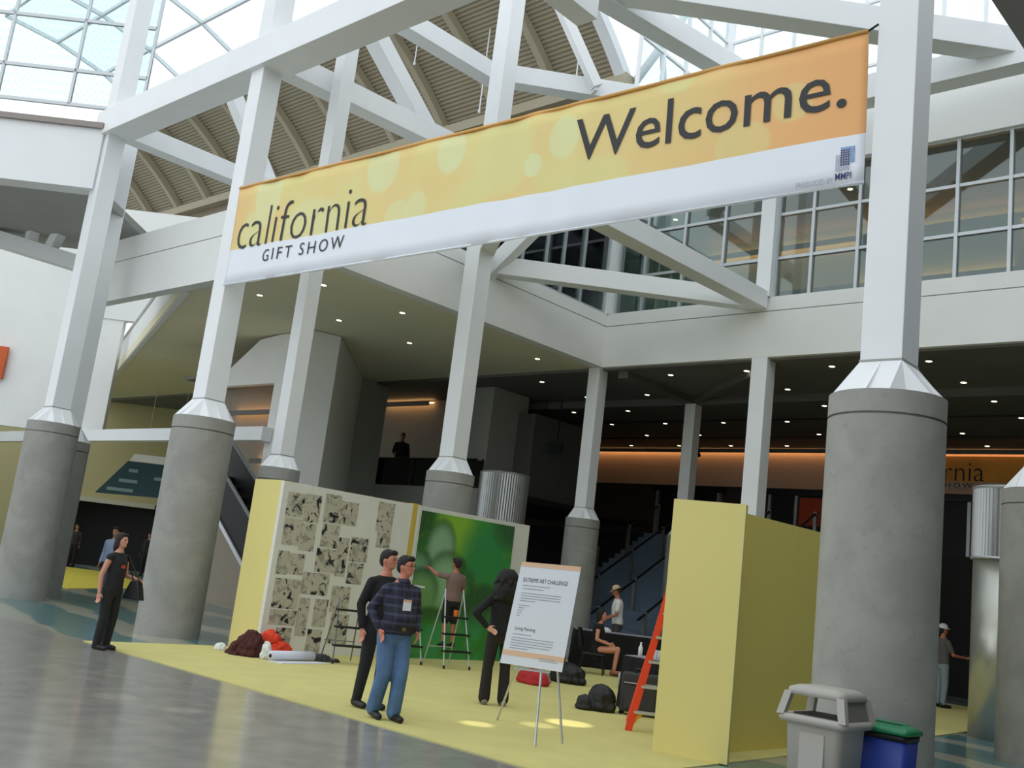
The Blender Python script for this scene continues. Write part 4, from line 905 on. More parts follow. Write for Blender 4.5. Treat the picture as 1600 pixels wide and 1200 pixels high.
def person(label, loc, face, H=1.75, pose=None, skin=(196, 140, 112), hair=(28, 22, 20), top=None, bottom=None, shoes=(20, 20, 22), build=None, hairstyle='short', voxel=0.010, sleeve='long', legs='long', head_yaw=0.0, head_pitch=0.0, extras=None, flare=0.0, group=None):
    """standing figure, local frame: +y is where it faces, +x its right hand; sizes for 1.75 m then scaled"""
    p = dict(LS=(-0.178, 0, 1.375), RS=(0.178, 0, 1.375), LE=(-0.235, -0.03, 1.12), RE=(0.235, -0.03, 1.12), LW=(-0.245, 0.06, 0.88), RW=(0.245, 0.06, 0.88),
             LH=(-0.09, 0, 0.90), RH=(0.09, 0, 0.90), LK=(-0.10, 0.02, 0.49), RK=(0.10, 0.02, 0.49), LA=(-0.10, -0.02, 0.075), RA=(0.10, -0.02, 0.075), LT=None, RT=None, dz=0.0, lean=0.0)
    p.update(pose or {}); build = build or {}; dz, lean = p['dz'], p['lean']; s = H / 1.75
    rz = math.atan2(-face[0], face[1])
    t = thing('person', label, 'person', loc, rz, group)
    def J(k): return Vector(p[k]) + (Vector((0, lean * (p[k][2] - 0.95), dz)) if k in ('LS', 'RS') else Vector((0, 0, 0)))
    def fin(me):
        for v in me.vertices: v.co *= s
        return me
    hy = lean * 0.68
    HR = Matrix.Rotation(head_yaw, 3, 'Z') @ Matrix.Rotation(-head_pitch, 3, 'X'); hc = Vector((0, hy, 1.56 + dz))
    def hp(x, y, z): return hc + HR @ Vector((x, y, z - 1.56))
    # ---- body: one continuous skin
    g = G().loft(torso_rings(0, 0.80, 1.50, dz, lean, build))
    g.capsule((0, hy * 0.8, 1.44 + dz), hp(0, 0.005, 1.57), 0.056, 0.052)
    g.ell(hp(0, 0.012, 1.645), (0.074, 0.094, 0.108), HR, 16, 12); g.ell(hp(0, 0.045, 1.578), (0.050, 0.056, 0.048), HR)
    g.ell(hp(0, 0.105, 1.622), (0.013, 0.020, 0.020), HR); g.ell(hp(0, 0.098, 1.645), (0.009, 0.012, 0.024), HR); g.ell(hp(0, 0.092, 1.578), (0.022, 0.010, 0.009), HR)
    for sx in (-1, 1): g.ell(hp(sx * 0.074, 0.0, 1.63), (0.010, 0.020, 0.030), HR)
    for a in 'LR':
        g.capsule(J(a + 'S'), p[a + 'E'], 0.050, 0.038); g.capsule(p[a + 'E'], p[a + 'W'], 0.038, 0.027)
        d = Vector(p[a + 'W']) - Vector(p[a + 'E'])
        hand(g, p[a + 'W'], p.get(a + 'D') or d, p.get(a + 'N') or ((1 if a == 'L' else -1) * 0.2, 1, 0), p.get(a + 'C', 0.5))
        g.capsule(p[a + 'H'], p[a + 'K'], 0.082, 0.056); g.capsule(p[a + 'K'], p[a + 'A'], 0.054, 0.036)
        f = Vector(p[a + 'T']) if p[a + 'T'] else Vector(p[a + 'A']) + Vector((0.01, 0.15, -0.045))
        g.capsule(Vector(p[a + 'A']) + Vector((0, -0.03, -0.035)), f, 0.036, 0.028)
    skinm = M('skin_%d_%d_%d' % skin, skin, 0.55)
    link('body', fin(remesh(g, voxel, 2)), skinm, t)
    # ---- top
    if top:
        g = G().loft(torso_rings(0.016, 0.90 if bottom else 0.80, 1.46, dz, lean, build))
        for a in 'LR':
            S, E, W = J(a + 'S'), Vector(p[a + 'E']), Vector(p[a + 'W'])
            g.capsule(Vector((S.x * 0.35, S.y, S.z + 0.045)), S, 0.05, 0.064)
            if sleeve == 'long': g.capsule(S, E, 0.066, 0.054); g.capsule(E, E + (W - E) * 0.9, 0.054, 0.042)
            elif sleeve == 'short': g.capsule(S, S + (E - S) * 0.65, 0.066, 0.062)
        if build.get('skirt'):
            g.loft([[(rx * math.cos(b), ry * math.sin(b) + yy, z + dz) for b in [6.28318 * i / 20 for i in range(20)]] for z, rx, ry, yy in ((0.72, 0.19, 0.15, 0.02), (0.90, 0.185, 0.135, 0), (1.0, 0.17, 0.12, 0))])
        link('top', fin(remesh(g, max(voxel, 0.012), 4)), top, t)
    # ---- trousers
    if bottom:
        g = G().loft(torso_rings(0.012, 0.80, 0.98, dz, lean, build))
        for a in 'LR':
            Hh, K, A = Vector(p[a + 'H']), Vector(p[a + 'K']), Vector(p[a + 'A'])
            if legs == 'long':
                lf = build.get('leg', 1.0); g.capsule(Hh, K, 0.098 * lf, 0.074 * lf); g.capsule(K, A + (K - A) * 0.03, 0.073 * lf, 0.058 * lf + flare)
            else: g.capsule(Hh, K + (Hh - K) * 0.1, 0.098, 0.085)
        link('trousers', fin(remesh(g, max(voxel, 0.012), 4)), bottom, t)
    if shoes:
        sm = M('shoe_%d_%d_%d' % shoes, shoes, 0.5)
        for a in 'LR':
            A = Vector(p[a + 'A']); f = Vector(p[a + 'T']) if p[a + 'T'] else A + Vector((0.01, 0.17, -0.04))
            g = G().capsule(A + Vector((0, -0.035, -0.028)), f, 0.047, 0.038, 12).capsule(A + Vector((0, -0.02, 0.0)), A + Vector((0, -0.01, 0.02)), 0.048, 0.045, 12)
            me = remesh(g, 0.012, 3); link('shoe', fin(me), sm, t)
    # ---- face
    em = M('eye_dark', (24, 18, 16), 0.3)
    for sx in (-1, 1): link('eye', fin(G().ell(hp(sx * 0.030, 0.094, 1.652), (0.011, 0.007, 0.006), HR, 8, 6).mesh('eye', True)), em, t)
    bm_ = M('hair_%d_%d_%d' % hair, hair, 0.75, var=0.25, scale=30)
    for sx in (-1, 1): link('eyebrow', fin(G().ell(hp(sx * 0.031, 0.097, 1.672), (0.017, 0.006, 0.004), HR, 8, 6).mesh('eyebrow', True)), bm_, t)
    # ---- hair
    if hairstyle:
        g = G()
        if hairstyle in ('short', 'cap'):
            g.ell(hp(0, -0.012, 1.672), (0.083, 0.098, 0.095), HR, 16, 12); g.ell(hp(0, 0.06, 1.725), (0.062, 0.045, 0.036), HR); g.ell(hp(0, -0.045, 1.63), (0.070, 0.066, 0.075), HR)
            me = remesh(g, 0.010, 2)
        elif hairstyle == 'curly':
            rnd = random.Random(3)
            g.ell(hp(0, -0.035, 1.66), (0.155, 0.145, 0.14), HR, 16, 12); g.ell(hp(0, -0.08, 1.49), (0.19, 0.12, 0.16), HR, 16, 12)
            for k in range(70):
                a, z = rnd.uniform(0, 6.28), rnd.uniform(1.38, 1.77); rr = 0.17 if z < 1.66 else 0.13 * math.sqrt(max(0.05, 1 - ((z - 1.66) / 0.13) ** 2))
                if math.sin(a) > 0.55 and z < 1.72: continue
                g.ell(hp(rr * math.cos(a), -0.04 + rr * 0.85 * math.sin(a), z), (0.026, 0.026, 0.030), HR, 8, 6)
            me = remesh(g, 0.012, 1)
        else:  # shoulder length
            g.ell(hp(0, -0.014, 1.672), (0.088, 0.102, 0.098), HR, 16, 12); g.ell(hp(0, -0.055, 1.56), (0.085, 0.055, 0.13), HR); g.ell(hp(0, 0.055, 1.735), (0.065, 0.045, 0.03), HR)
            for sx in (-1, 1): g.ell(hp(sx * 0.078, -0.01, 1.60), (0.020, 0.045, 0.085), HR)
            me = remesh(g, 0.011, 2)
        link('hair', fin(me), bm_, t)
    if extras: extras(t, p, s, hp, HR, fin)
    return t

IMR, TOC = (0.745, 0.667), (0.67, -0.72)      # picture-right and towards-the-viewer, on the floor plan
# plaid shirt cloth
pl = NB('plaid_cloth', 0.85)
def lines(sock, f, w): return pl.math('GREATER_THAN', pl.math('SINE', pl.math('MULTIPLY', sock, f)), w)
l1 = lines(pl.z, 70.0, 0.55); l2 = lines(pl.x, 70.0, 0.6); l3 = lines(pl.z, 140.0, 0.9)
c = pl.mix(pl.math('MULTIPLY', l2, 0.45), lin((36, 36, 50)), lin((62, 64, 90)))
c = pl.mix(pl.math('MULTIPLY', l1, 0.5), c, lin((78, 80, 108))); c = pl.mix(pl.math('MULTIPLY', l3, 0.3), c, lin((18, 18, 26)))
pl.color(c)
denim = M('blue_denim', (82, 112, 148), 0.85, var=0.18, scale=7)
blackknit = M('black_knit', (24, 23, 24), 0.9); charcoal = M('charcoal_cloth', (34, 34, 36), 0.9)
def man_extras(t, p, s, hp, HR, fin):
    belt = [[((0.168 + 0.024 + d) * math.cos(a), 0.03 + (0.115 + 0.055 + d) * math.sin(a), z) for a in [6.28318 * i / 24 for i in range(24)]] for z, d in ((0.955, -0.012), (0.957, 0.0), (0.985, 0.0), (0.987, -0.012))]
    link('belt', fin(G().loft(belt, cap=False).mesh('belt', True)), M('black_leather', (22, 20, 20), 0.4), t)
    link('buckle', fin(G().box(-0.025, 0.025, 0.198, 0.206, 0.955, 0.988).mesh('buckle')), M('brass', (190, 160, 90), 0.3, metal=0.9), t)
    b = link('name_badge', fin(G().box(-0.05, 0.05, 0.200, 0.204, 1.17, 1.29).mesh('name_badge')), M('badge_white', (232, 232, 236), 0.5), t)
    link('badge_strip', fin(G().box(-0.05, 0.05, 0.2045, 0.2055, 1.265, 1.29).mesh('badge_strip')), M('badge_peach', (232, 170, 140), 0.5), b)
    link('lanyard', fin(G().tube((-0.05, 0.12, 1.44), (0.0, 0.20, 1.29), 0.004, n=6).tube((0.06, 0.12, 1.44), (0.01, 0.20, 1.29), 0.004, n=6).mesh('lanyard')), black, t)
    g = G()
    for sx in (-1, 1): g.tube(hp(sx * 0.012, 0.108, 1.652), hp(sx * 0.052, 0.100, 1.652), 0.004, n=6).tube(hp(sx * 0.052, 0.10, 1.652), hp(sx * 0.078, 0.005, 1.65), 0.003, n=6)
    link('glasses', fin(g.mesh('glasses')), black, t)
    link('collar', fin(G().loft([[(0.075 * math.cos(a), 0.075 * math.sin(a) + 0.035, 1.445) for a in [6.28318 * i / 16 for i in range(16)]], [(0.085 * math.cos(a), 0.088 * math.sin(a) + 0.037, 1.475) for a in [6.28318 * i / 16 for i in range(16)]], [(0.066 * math.cos(a), 0.066 * math.sin(a) + 0.039, 1.505) for a in [6.28318 * i / 16 for i in range(16)]]], cap=False).mesh('collar', True)), pl.m, t)
person('man in a dark plaid shirt and blue jeans with a name badge', (7.77, -1.85, CZ), (0.86, -0.22), 1.72,
       dict(LE=(-0.28, -0.07, 1.14), LW=(-0.22, 0.10, 0.94), RE=(0.28, -0.09, 1.15), RW=(0.22, 0.06, 0.94), LK=(-0.085, 0.10, 0.50), LA=(-0.08, 0.07, 0.075), RK=(0.09, 0.05, 0.49), RA=(0.085, -0.10, 0.09), LT=(-0.08, 0.25, 0.035), RT=(0.09, 0.07, 0.035), lean=0.07),
       skin=(196, 124, 98), top=pl.m, bottom=denim, build=dict(belly=0.085, wide=1.12, leg=1.18), extras=man_extras, head_yaw=0.5, flare=0.012)
def man2_extras(t, p, s, hp, HR, fin):
    g = G()
    for sx in (-1, 1): g.tube(hp(sx * 0.012, 0.108, 1.652), hp(sx * 0.052, 0.100, 1.652), 0.004, n=6)
    link('glasses', fin(g.mesh('glasses')), black, t)
person('man in black walking just behind the man in plaid', (7.13, -1.52, CZ), (0.88, -0.1), 1.77,
       dict(RE=(0.25, -0.05, 1.12), RW=(0.24, 0.02, 0.86), RK=(0.10, -0.02, 0.49), RA=(0.10, -0.10, 0.08)), skin=(196, 128, 104), top=blackknit, bottom=charcoal, build=dict(belly=0.02), extras=man2_extras, head_yaw=0.4)
# woman at the left edge of the carpet
def bag_extras(t, p, s, hp, HR, fin):
    b = link('shoulder_bag', fin(remesh(G().loft([[(x, y, z) for x, y in ((-0.26, 0.10 + k), (-0.13, 0.10 + k), (-0.13, 0.42 - k), (-0.26, 0.42 - k))] for z, k in ((0.78, 0.0), (0.95, 0.05), (1.06, 0.10))]), 0.012, 3)), black, t)
    link('strap', fin(G().tube((-0.2, 0.20, 1.05), (-0.15, 0.05, 1.42), 0.010, n=6).tube((-0.2, 0.32, 1.05), (-0.15, 0.07, 1.42), 0.010, n=6).mesh('strap')), black, b)
    link('blouse_front', fin(remesh(G().ell((0.0, 0.085, 1.25), (0.085, 0.060, 0.065)), 0.010, 2)), M('red_print_cloth', (176, 66, 34), 0.8, var=0.4, scale=25), t)
person('woman in black waistcoat and trousers with a black shoulder bag at far left', (2.33, -2.32, 0.0), (0.92, 0.38), 1.60,
       dict(RE=(0.24, -0.05, 1.10), RW=(0.25, -0.02, 0.84), LE=(-0.23, 0.0, 1.12), LW=(-0.24, 0.22, 1.08)), skin=(204, 144, 122), hair=(34, 24, 24), top=charcoal, bottom=charcoal, sleeve='none', hairstyle='long', extras=bag_extras, build=dict(wide=0.92), flare=0.008)
# woman with curly hair, hands on hips, back to the viewer
person('woman in black with curly black hair, hands on hips, facing the green painting', (7.02, 0.68, CZ), (-0.80, 0.52), 1.70,
       dict(LE=(-0.40, -0.10, 1.17), LW=(-0.22, -0.10, 1.00), RE=(0.40, -0.10, 1.17), RW=(0.22, -0.10, 1.00), LD=(0.75, -0.25, -0.35), RD=(-0.75, -0.25, -0.35), LN=(0, -0.2, 1), RN=(0, -0.2, 1), LK=(-0.12, 0.02, 0.49), LA=(-0.13, -0.02, 0.075), RK=(0.12, 0.02, 0.49), RA=(0.13, -0.02, 0.075)),
       skin=(214, 160, 136), hair=(16, 14, 14), top=blackknit, bottom=M('dark_brown_trousers', (34, 30, 28), 0.9), hairstyle='curly', shoes=(120, 118, 116), flare=0.022, build=dict(wide=0.97))
# painter on the step of the ladder
person('painter in a brown shirt and dark shorts reaching up to the green painting', (3.02, 3.72, 0.30), (-0.93, 0.28), 1.58,
       dict(LE=(-0.34, 0.18, 1.40), LW=(-0.38, 0.40, 1.50), LD=(-0.1, 1, 0.2), RE=(0.24, 0.05, 1.13), RW=(0.20, 0.24, 1.06), LK=(-0.09, 0.03, 0.49), RK=(0.09, 0.02, 0.49)), skin=(176, 112, 90), hair=(34, 22, 20), top=M('brown_tee', (128, 104, 98), 0.9), bottom=M('dark_shorts', (30, 32, 34), 0.9), sleeve='short', legs='short', head_yaw=0.2, build=dict(wide=0.95))
# seated woman
person('seated woman in a black dress with bare legs at the work tables', (3.78, 7.10, CZ), (0.80, 0.50), 1.64,
       dict(dz=-0.42, lean=0.06, LH=(-0.09, 0.02, 0.50), RH=(0.09, 0.02, 0.50), LK=(-0.09, 0.44, 0.52), RK=(0.07, 0.46, 0.56), LA=(-0.07, 0.40, 0.08), RA=(0.03, 0.42, 0.12), LE=(-0.23, 0.0, 0.72), RE=(0.24, 0.02, 0.72), LW=(-0.12, 0.25, 0.64), RW=(0.14, 0.27, 0.64)),
       skin=(206, 142, 118), hair=(24, 20, 20), top=blackknit, bottom=None, sleeve='none', hairstyle='long', build=dict(wide=0.9, skirt=True), shoes=(150, 96, 76))
# man with straw cap
def cap_extras(t, p, s, hp, HR, fin):
    c_ = link('cap', fin(remesh(G().ell(hp(0, -0.005, 1.695), (0.092, 0.108, 0.085), HR, 16, 12), 0.011, 2)), M('straw_cap', (206, 178, 136), 0.85, var=0.1, scale=40), t)
    link('brim', fin(G().ell(hp(0, 0.09, 1.668), (0.08, 0.075, 0.010), HR, 14, 6).mesh('brim', True)), M('cap_brim', (188, 160, 120), 0.85), c_)
    link('cap_band', fin(G().loft([[hp(0.094 * math.cos(a), -0.005 + 0.110 * math.sin(a), z) for a in [6.28318 * i / 20 for i in range(20)]] for z in (1.66, 1.685)], cap=False).mesh('cap_band')), black, c_)
person('man in a white tee and straw cap looking down at a table', (2.25, 9.85, CZ), (-0.70, -0.62), 1.76,
       dict(LE=(-0.25, 0.06, 1.12), LW=(-0.20, 0.26, 1.0), RE=(0.25, 0.06, 1.12), RW=(0.20, 0.26, 1.0), lean=0.08), skin=(170, 112, 88), hair=(60, 46, 40), top=M('white_tee', (222, 220, 214), 0.9), bottom=M('taupe_trousers', (70, 66, 62), 0.9), sleeve='short', hairstyle='cap', extras=cap_extras, head_pitch=0.45, voxel=0.012)
# distant figures
def pale_cap(t, p, s, hp, HR, fin):
    c_ = link('cap', fin(remesh(G().ell(hp(0, -0.005, 1.695), (0.092, 0.108, 0.085), HR, 16, 12), 0.012, 2)), M('pale_cap', (214, 214, 216), 0.8), t)
    link('brim', fin(G().ell(hp(0, 0.09, 1.668), (0.08, 0.07, 0.010), HR, 12, 6).mesh('brim', True)), M('pale_cap', (214, 214, 216)), c_)
person('man in pale cap and light jeans glimpsed right of the nearest column', (7.92, 14.25, CZ), (0.6, 0.75), 1.78, dict(RE=(0.25, 0.1, 1.12), RW=(0.22, 0.34, 1.1)), skin=(176, 106, 80), top=M('grey_tee', (92, 88, 86), 0.9), bottom=M('pale_jeans', (132, 146, 152), 0.9), sleeve='short', hairstyle='cap', extras=pale_cap, voxel=0.014)
person('person in a pale blue shirt half hidden behind the far left column', (-7.05, 2.35, 0), (0.5, -0.8), 1.72, dict(), top=M('pale_blue_shirt', (160, 178, 206), 0.9), bottom=M('grey_slacks', (110, 112, 122), 0.9), voxel=0.014)
person('person in black standing on the upper level behind the glass railing', (-8.75, 12.3, 4.085), (0.7, -0.6), 1.78, dict(RE=(0.24, 0.08, 1.12), RW=(0.2, 0.28, 1.05)), skin=(150, 100, 80), top=blackknit, bottom=charcoal, voxel=0.014)
for (x, y, l, c_) in ((-24.6, 9.6, 'distant visitor in dark clothes at the left of the far doorway', (52, 50, 50)), (-23.6, 10.9, 'distant visitor in a pale top by the far doorway', (150, 148, 140)), (-22.4, 11.6, 'distant visitor in dark clothes at the right of the far doorway', (34, 32, 34))):
    person(l, (x, y, 0.01), (0.6, -0.7), 1.72, dict(), top=M('visitor_top_%d' % c_[0], c_, 0.9), bottom=charcoal, voxel=0.022)

# ================================================================== PROPS ON THE CARPET
fibre = M('orange_red_fibreglass', (226, 66, 32), 0.45); ladderyellow = M('yellow_ladder_plastic', (224, 156, 30), 0.5)
t = thing('stepladder', 'tall orange red stepladder beside the right yellow tower', 'ladder', (9.1, 1.5, CZ))
r_ = Vector((0.745, 0.667, 0)); f_ = Vector((0.67, -0.72, 0)); L0 = Vector((8.82, 1.17, CZ)); LW_ = 0.62; LH_ = 2.1
lr = lambda z: L0 + r_ * (0.24 * z) + Vector((0, 0, z)) - f_ * (0.22 * z); rr_ = lambda z: L0 + r_ * (LW_ - 0.05 * z) + Vector((0, 0, z)) - f_ * (0.22 * z)
part(t, 'rail', G().beam(lr(0), lr(LH_), 0.085, 0.035, up=f_), fibre); part(t, 'rail', G().beam(rr_(0), rr_(LH_), 0.085, 0.035, up=f_), fibre)
for z in (0.22, 0.52, 0.82, 1.12, 1.42, 1.72): part(t, 'step', G().beam(lr(z), rr_(z), 0.09, 0.03), alum)
top_ = (lr(LH_) + rr_(LH_)) / 2
for k in (0.12, 0.55): part(t, 'rear_leg', G().beam(L0 + r_ * k - f_ * 0.95, lr(LH_) * (1 - k) + rr_(LH_) * k, 0.05, 0.03), fibre)
part(t, 'knee_brace', G().prism([lr(0.22) + r_ * 0.02, lr(0.22) + r_ * 0.14, lr(0.06) + r_ * 0.03], tuple(-f_ * 0.02)), ladderyellow)
part(t, 'knee_brace', G().prism([rr_(0.22) - r_ * 0.16, rr_(0.22) - r_ * 0.02, rr_(0.0) - r_ * 0.04, rr_(0.0) - r_ * 0.10], tuple(-f_ * 0.02)), ladderyellow)
part(t, 'top_cap', G().beam(lr(LH_) - r_ * 0.03, rr_(LH_) + r_ * 0.03, 0.2, 0.06), ladderyellow)

def step_ladder(label, foot, u, w, depth, h, steps, metal, tread, tray=None, lean=0.10):
    """front rails with treads, rear legs; foot = left front foot, u = direction along the treads"""
    t = thing('stepladder', label, 'ladder', (foot[0], foot[1], CZ)); u = Vector((u[0], u[1], 0)).normalized(); b = Vector((-u.y, u.x, 0))
    if b.dot(Vector((-1, 0, 0))) < 0: b = -b
    F = Vector((foot[0], foot[1], CZ + 0.02)); fr = lambda s, z: F + u * (w * s + (0.5 - s) * 0.16 * z / h) + b * (depth * 0.55 * z / h) + Vector((0, 0, z))
    for s in (0, 1):
        part(t, 'front_rail', G().tube(fr(s, 0), fr(s, h), 0.013, n=8), metal)
        part(t, 'rear_leg', G().tube(F + u * (w * s) + b * depth, fr(s, h * 0.96), 0.011, n=8), metal)
        part(t, 'rubber_foot', G().capsule(fr(s, 0.0), fr(s, 0.03), 0.02, 0.018, 8), black)
    for z in steps: part(t, 'tread', G().beam(fr(0, z) - u * 0.02, fr(1, z) + u * 0.02, 0.13, 0.03), tread)
    if tray: part(t, 'tray', G().beam(fr(0, h) - u * 0.08 + b * 0.05, fr(1, h) + u * 0.08 + b * 0.05, 0.26, 0.03), tray)
    part(t, 'cross_bar', G().tube(F + u * 0.0 + b * depth + Vector((0, 0, 0.3)) - b * depth * 0.12, F + u * w + b * depth + Vector((0, 0, 0.3)) - b * depth * 0.12, 0.009, n=6), metal)
    return t
step_ladder('aluminium stepladder with black treads the painter stands on', (3.62, 3.12), (0.15, 1.0), 0.55, 0.62, 1.30, (0.27, 0.55, 0.83), alum, black, None)
step_ladder('aluminium stepladder with a white paint tray beside the painter', (3.08, 2.50), (0.25, 1.0), 0.5, 0.55, 1.28, (0.28, 0.56, 0.84), alum, black, M('tray_white', (214, 216, 216), 0.4))
step_ladder('small black and grey stepladder in front of the drawings', (3.35, 0.95), (0.3, 0.95), 0.52, 0.55, 0.98, (0.26, 0.54, 0.80), M('grey_tube', (120, 120, 120), 0.4, metal=0.6), black, None)
o = solo('orange_cup', G().lathe((3.445, 3.424, 0.879), [(0.035, 0), (0.045, 0.11), (0.04, 0.11), (0.03, 0.01)], n=16, cap=False).lathe((3.445, 3.424, 0.879), [(0.035, 0.0), (0.035, 0.004)], n=16), M('orange_plastic', (226, 116, 40), 0.5), 'small orange paint cup on the ladder tread', 'cup', (3.445, 3.424, 0.879))

# pile of clothes and rolled paper by the left tower
def heap(name, label, cat, pts, mat, voxel=0.014, seed=1, base=None, crumple=0.35):
    """crumpled soft thing: rounded volumes pulled into folds by ridged noise"""
    g = G()
    for (x, y, z, rx, ry, rzz) in pts:
        g.ell((x, y, z), (rx, ry, rzz)); g.ell((x, y, z - rzz * 0.5), (rx * 1.12, ry * 1.12, rzz * 0.55))
    me = remesh(g, voxel, 2); b = base or (pts[0][0], pts[0][1], CZ)
    size = max(min(p[3], p[4], p[5]) for p in pts); me.update()
    nrm_ = [v.normal.copy() for v in me.vertices]
    for v, nn in zip(me.vertices, nrm_):
        q = v.co / (size * 1.1) + Vector((seed * 7.3, seed * 3.1, 0)); q.z *= 0.55
        f = 1.0 - 2.2 * abs(mnoise.noise(q * 1.3)) - 0.9 * abs(mnoise.noise(q * 2.9))
        v.co += nn * (f * crumple * size)
    for v in me.vertices: v.co = Vector((v.co.x - b[0], v.co.y - b[1], max(v.co.z - b[2], 0.0)))
    return tag(link(name, me, mat, None, b), label, cat)
heap('jacket', 'dark maroon jacket heaped on the carpet by the left tower', 'jacket', [(2.62, -0.12, 0.16, 0.20, 0.17, 0.20), (2.50, -0.22, 0.08, 0.15, 0.14, 0.1)], M('maroon_cloth', (74, 34, 32), 0.9, var=0.3, scale=9), seed=4)
heap('red_garment', 'bright orange red garment heaped beside the maroon jacket', 'garment', [(2.55, 0.30, 0.22, 0.15, 0.15, 0.16), (2.68, 0.38, 0.12, 0.14, 0.2, 0.1), (2.74, 0.62, 0.05, 0.07, 0.12, 0.05)], M('scarlet_cloth', (222, 66, 34), 0.9, var=0.2, scale=9), seed=5)
heap('paper_bag', 'crumpled white paper bag leaning on the heaped jacket', 'bag', [(2.98, -0.05, 0.13, 0.06, 0.07, 0.14)], M('white_paper', (226, 228, 224), 0.8), seed=6)
t = thing('paper_roll', 'white roll of drawing paper lying in front of the heaped clothes', 'paper roll', (3.2, 0.2, CZ))
part(t, 'roll', G().tube((3.18, -0.10, CZ + 0.075), (3.10, 0.74, CZ + 0.075), 0.075, n=20), M('roll_paper', (214, 216, 228), 0.7), True)
part(t, 'loose_sheet', G().prism([(3.26, -0.20, CZ), (3.50, -0.10, CZ), (3.40, 0.86, CZ), (3.20, 0.76, CZ)], (0, 0, 0.012)), M('roll_paper', (214, 216, 228)))
part(t, 'core', G().tube((3.182, -0.105, CZ + 0.075), (3.181, -0.10, CZ + 0.075), 0.03, n=12), darkmetal)
heap('dark_cloth', 'dark grey cloth lying at the end of the paper roll', 'cloth', [(3.02, 0.98, 0.05, 0.10, 0.17, 0.06), (3.12, 1.15, 0.03, 0.06, 0.1, 0.03)], M('slate_cloth', (62, 62, 64), 0.9), seed=7)
heap('white_scrap', 'crumpled white scrap at the foot of the left tower', 'paper', [(1.98, -0.20, 0.05, 0.09, 0.08, 0.06)], M('white_paper', (226, 228, 224)), seed=8)
heap('red_bag', 'red bag on the carpet behind the woman in black', 'bag', [(5.2, 3.6, 0.12, 0.30, 0.16, 0.13)], M('crimson_cloth', (176, 40, 46), 0.85), seed=9, crumple=0.14, voxel=0.02)
heap('coloured_cloth', 'bundle of coloured cloth on the carpet behind the easel', 'cloth', [(4.9, 4.1, 0.09, 0.2, 0.16, 0.1)], M('mixed_cloth', (150, 130, 120), 0.9, var=0.6, scale=14), seed=10, voxel=0.02)
heap('black_holdall', 'black holdall on the carpet right of the easel', 'bag', [(5.0, 4.75, 0.16, 0.34, 0.22, 0.18)], black, seed=11, crumple=0.14, voxel=0.02)
heap('black_backpack', 'black backpack slumped beside the dark suitcase', 'backpack', [(7.55, 2.30, 0.17, 0.20, 0.16, 0.19), (7.42, 2.12, 0.10, 0.12, 0.12, 0.1)], black, seed=12, crumple=0.14)
# suitcase
t = thing('suitcase', 'dark grey upright suitcase beside the orange ladder', 'suitcase', (7.95, 2.62, CZ))
sm_ = M('suitcase_fabric', (52, 52, 54), 0.7, var=0.1, scale=20)
part(t, 'shell', G().prism([(7.78, 2.40, 0.05), (8.22, 2.72, 0.05), (8.10, 2.94, 0.05), (7.66, 2.62, 0.05)], (0, 0, 0.52)), sm_, bevel=0.03)
part(t, 'front_pocket', G().prism([(7.84, 2.42, 0.10), (8.18, 2.67, 0.10), (8.19, 2.655, 0.10), (7.85, 2.405, 0.10)], (0, 0, 0.30)), sm_, bevel=0.01)
part(t, 'handle', G().capsule((7.88, 2.60, 0.62), (8.02, 2.70, 0.62), 0.02, 0.02, 8).tube((7.88, 2.6, 0.56), (7.88, 2.6, 0.62), 0.015, n=6).tube((8.02, 2.7, 0.56), (8.02, 2.7, 0.62), 0.015, n=6), black, True)
part(t, 'zip', G().beam((7.83, 2.405, 0.44), (8.19, 2.665, 0.44), 0.01, 0.012), alum)
for p in ((7.78, 2.45), (8.17, 2.73), (7.72, 2.58), (8.08, 2.86)): part(t, 'wheel', G().tube((p[0] - 0.012, p[1], CZ + 0.025), (p[0] + 0.012, p[1], CZ + 0.025), 0.025, n=10), black)

# tables under black cloths
def table(label, cx, cy, w, d, h, rz, group):
    t = thing('work_table', label, 'table', (cx, cy, CZ), rz, group)
    loc = lambda g, nm, m, **k: part(t, nm, g, m, world=False, **k)
    loc(G().box(-w / 2, w / 2, -d / 2, d / 2, h - 0.03, h - 0.004), 'tabletop', M('table_grey', (120, 120, 120), 0.6))
    rings = []
    n = 48
    for z, fl in ((h, -0.02), (h - 0.006, 0.0), (h - 0.25, 0.012), (0.02, 0.03)):
        ring = []
        for i in range(n):
            a = 6.28318 * i / n; c_, s_ = math.cos(a), math.sin(a); m_ = max(abs(c_), abs(s_)); k = fl * (1 if z > h - 0.1 else (1 + 0.7 * math.sin(i * 2.1)))
            ring.append(((w / 2 + k) * c_ / m_, (d / 2 + k) * s_ / m_, z))
        rings.append(ring)
    cl_ = loc(G().loft(rings[::-1]), 'cloth', blackcloth)
    loc(G().box(-w / 2 + 0.02, w / 2 - 0.02, -d / 2 + 0.02, d / 2 - 0.02, h, h + 0.006), 'top_sheet', M('table_sheet', (150, 148, 158), 0.8))
    for sx in (-1, 1):
        for sy in (-1, 1): loc(G().tube((sx * (w / 2 - 0.08), sy * (d / 2 - 0.08), 0), (sx * (w / 2 - 0.08), sy * (d / 2 - 0.08), h - 0.03), 0.015, n=8), 'leg', darkmetal)
    return t
RZ_ = 0.0
table('black skirted work table crowded with paints beside the orange ladder', 7.83, 4.50, 0.95, 3.0, 0.74, 0.0, None)
table('black skirted work table beside the man in the straw cap', 2.95, 8.95, 1.9, 0.8, 0.75, 0.75, None)
table('black skirted table behind the sign board', 2.6, 6.9, 0.8, 1.2, 0.76, 0.75, None)
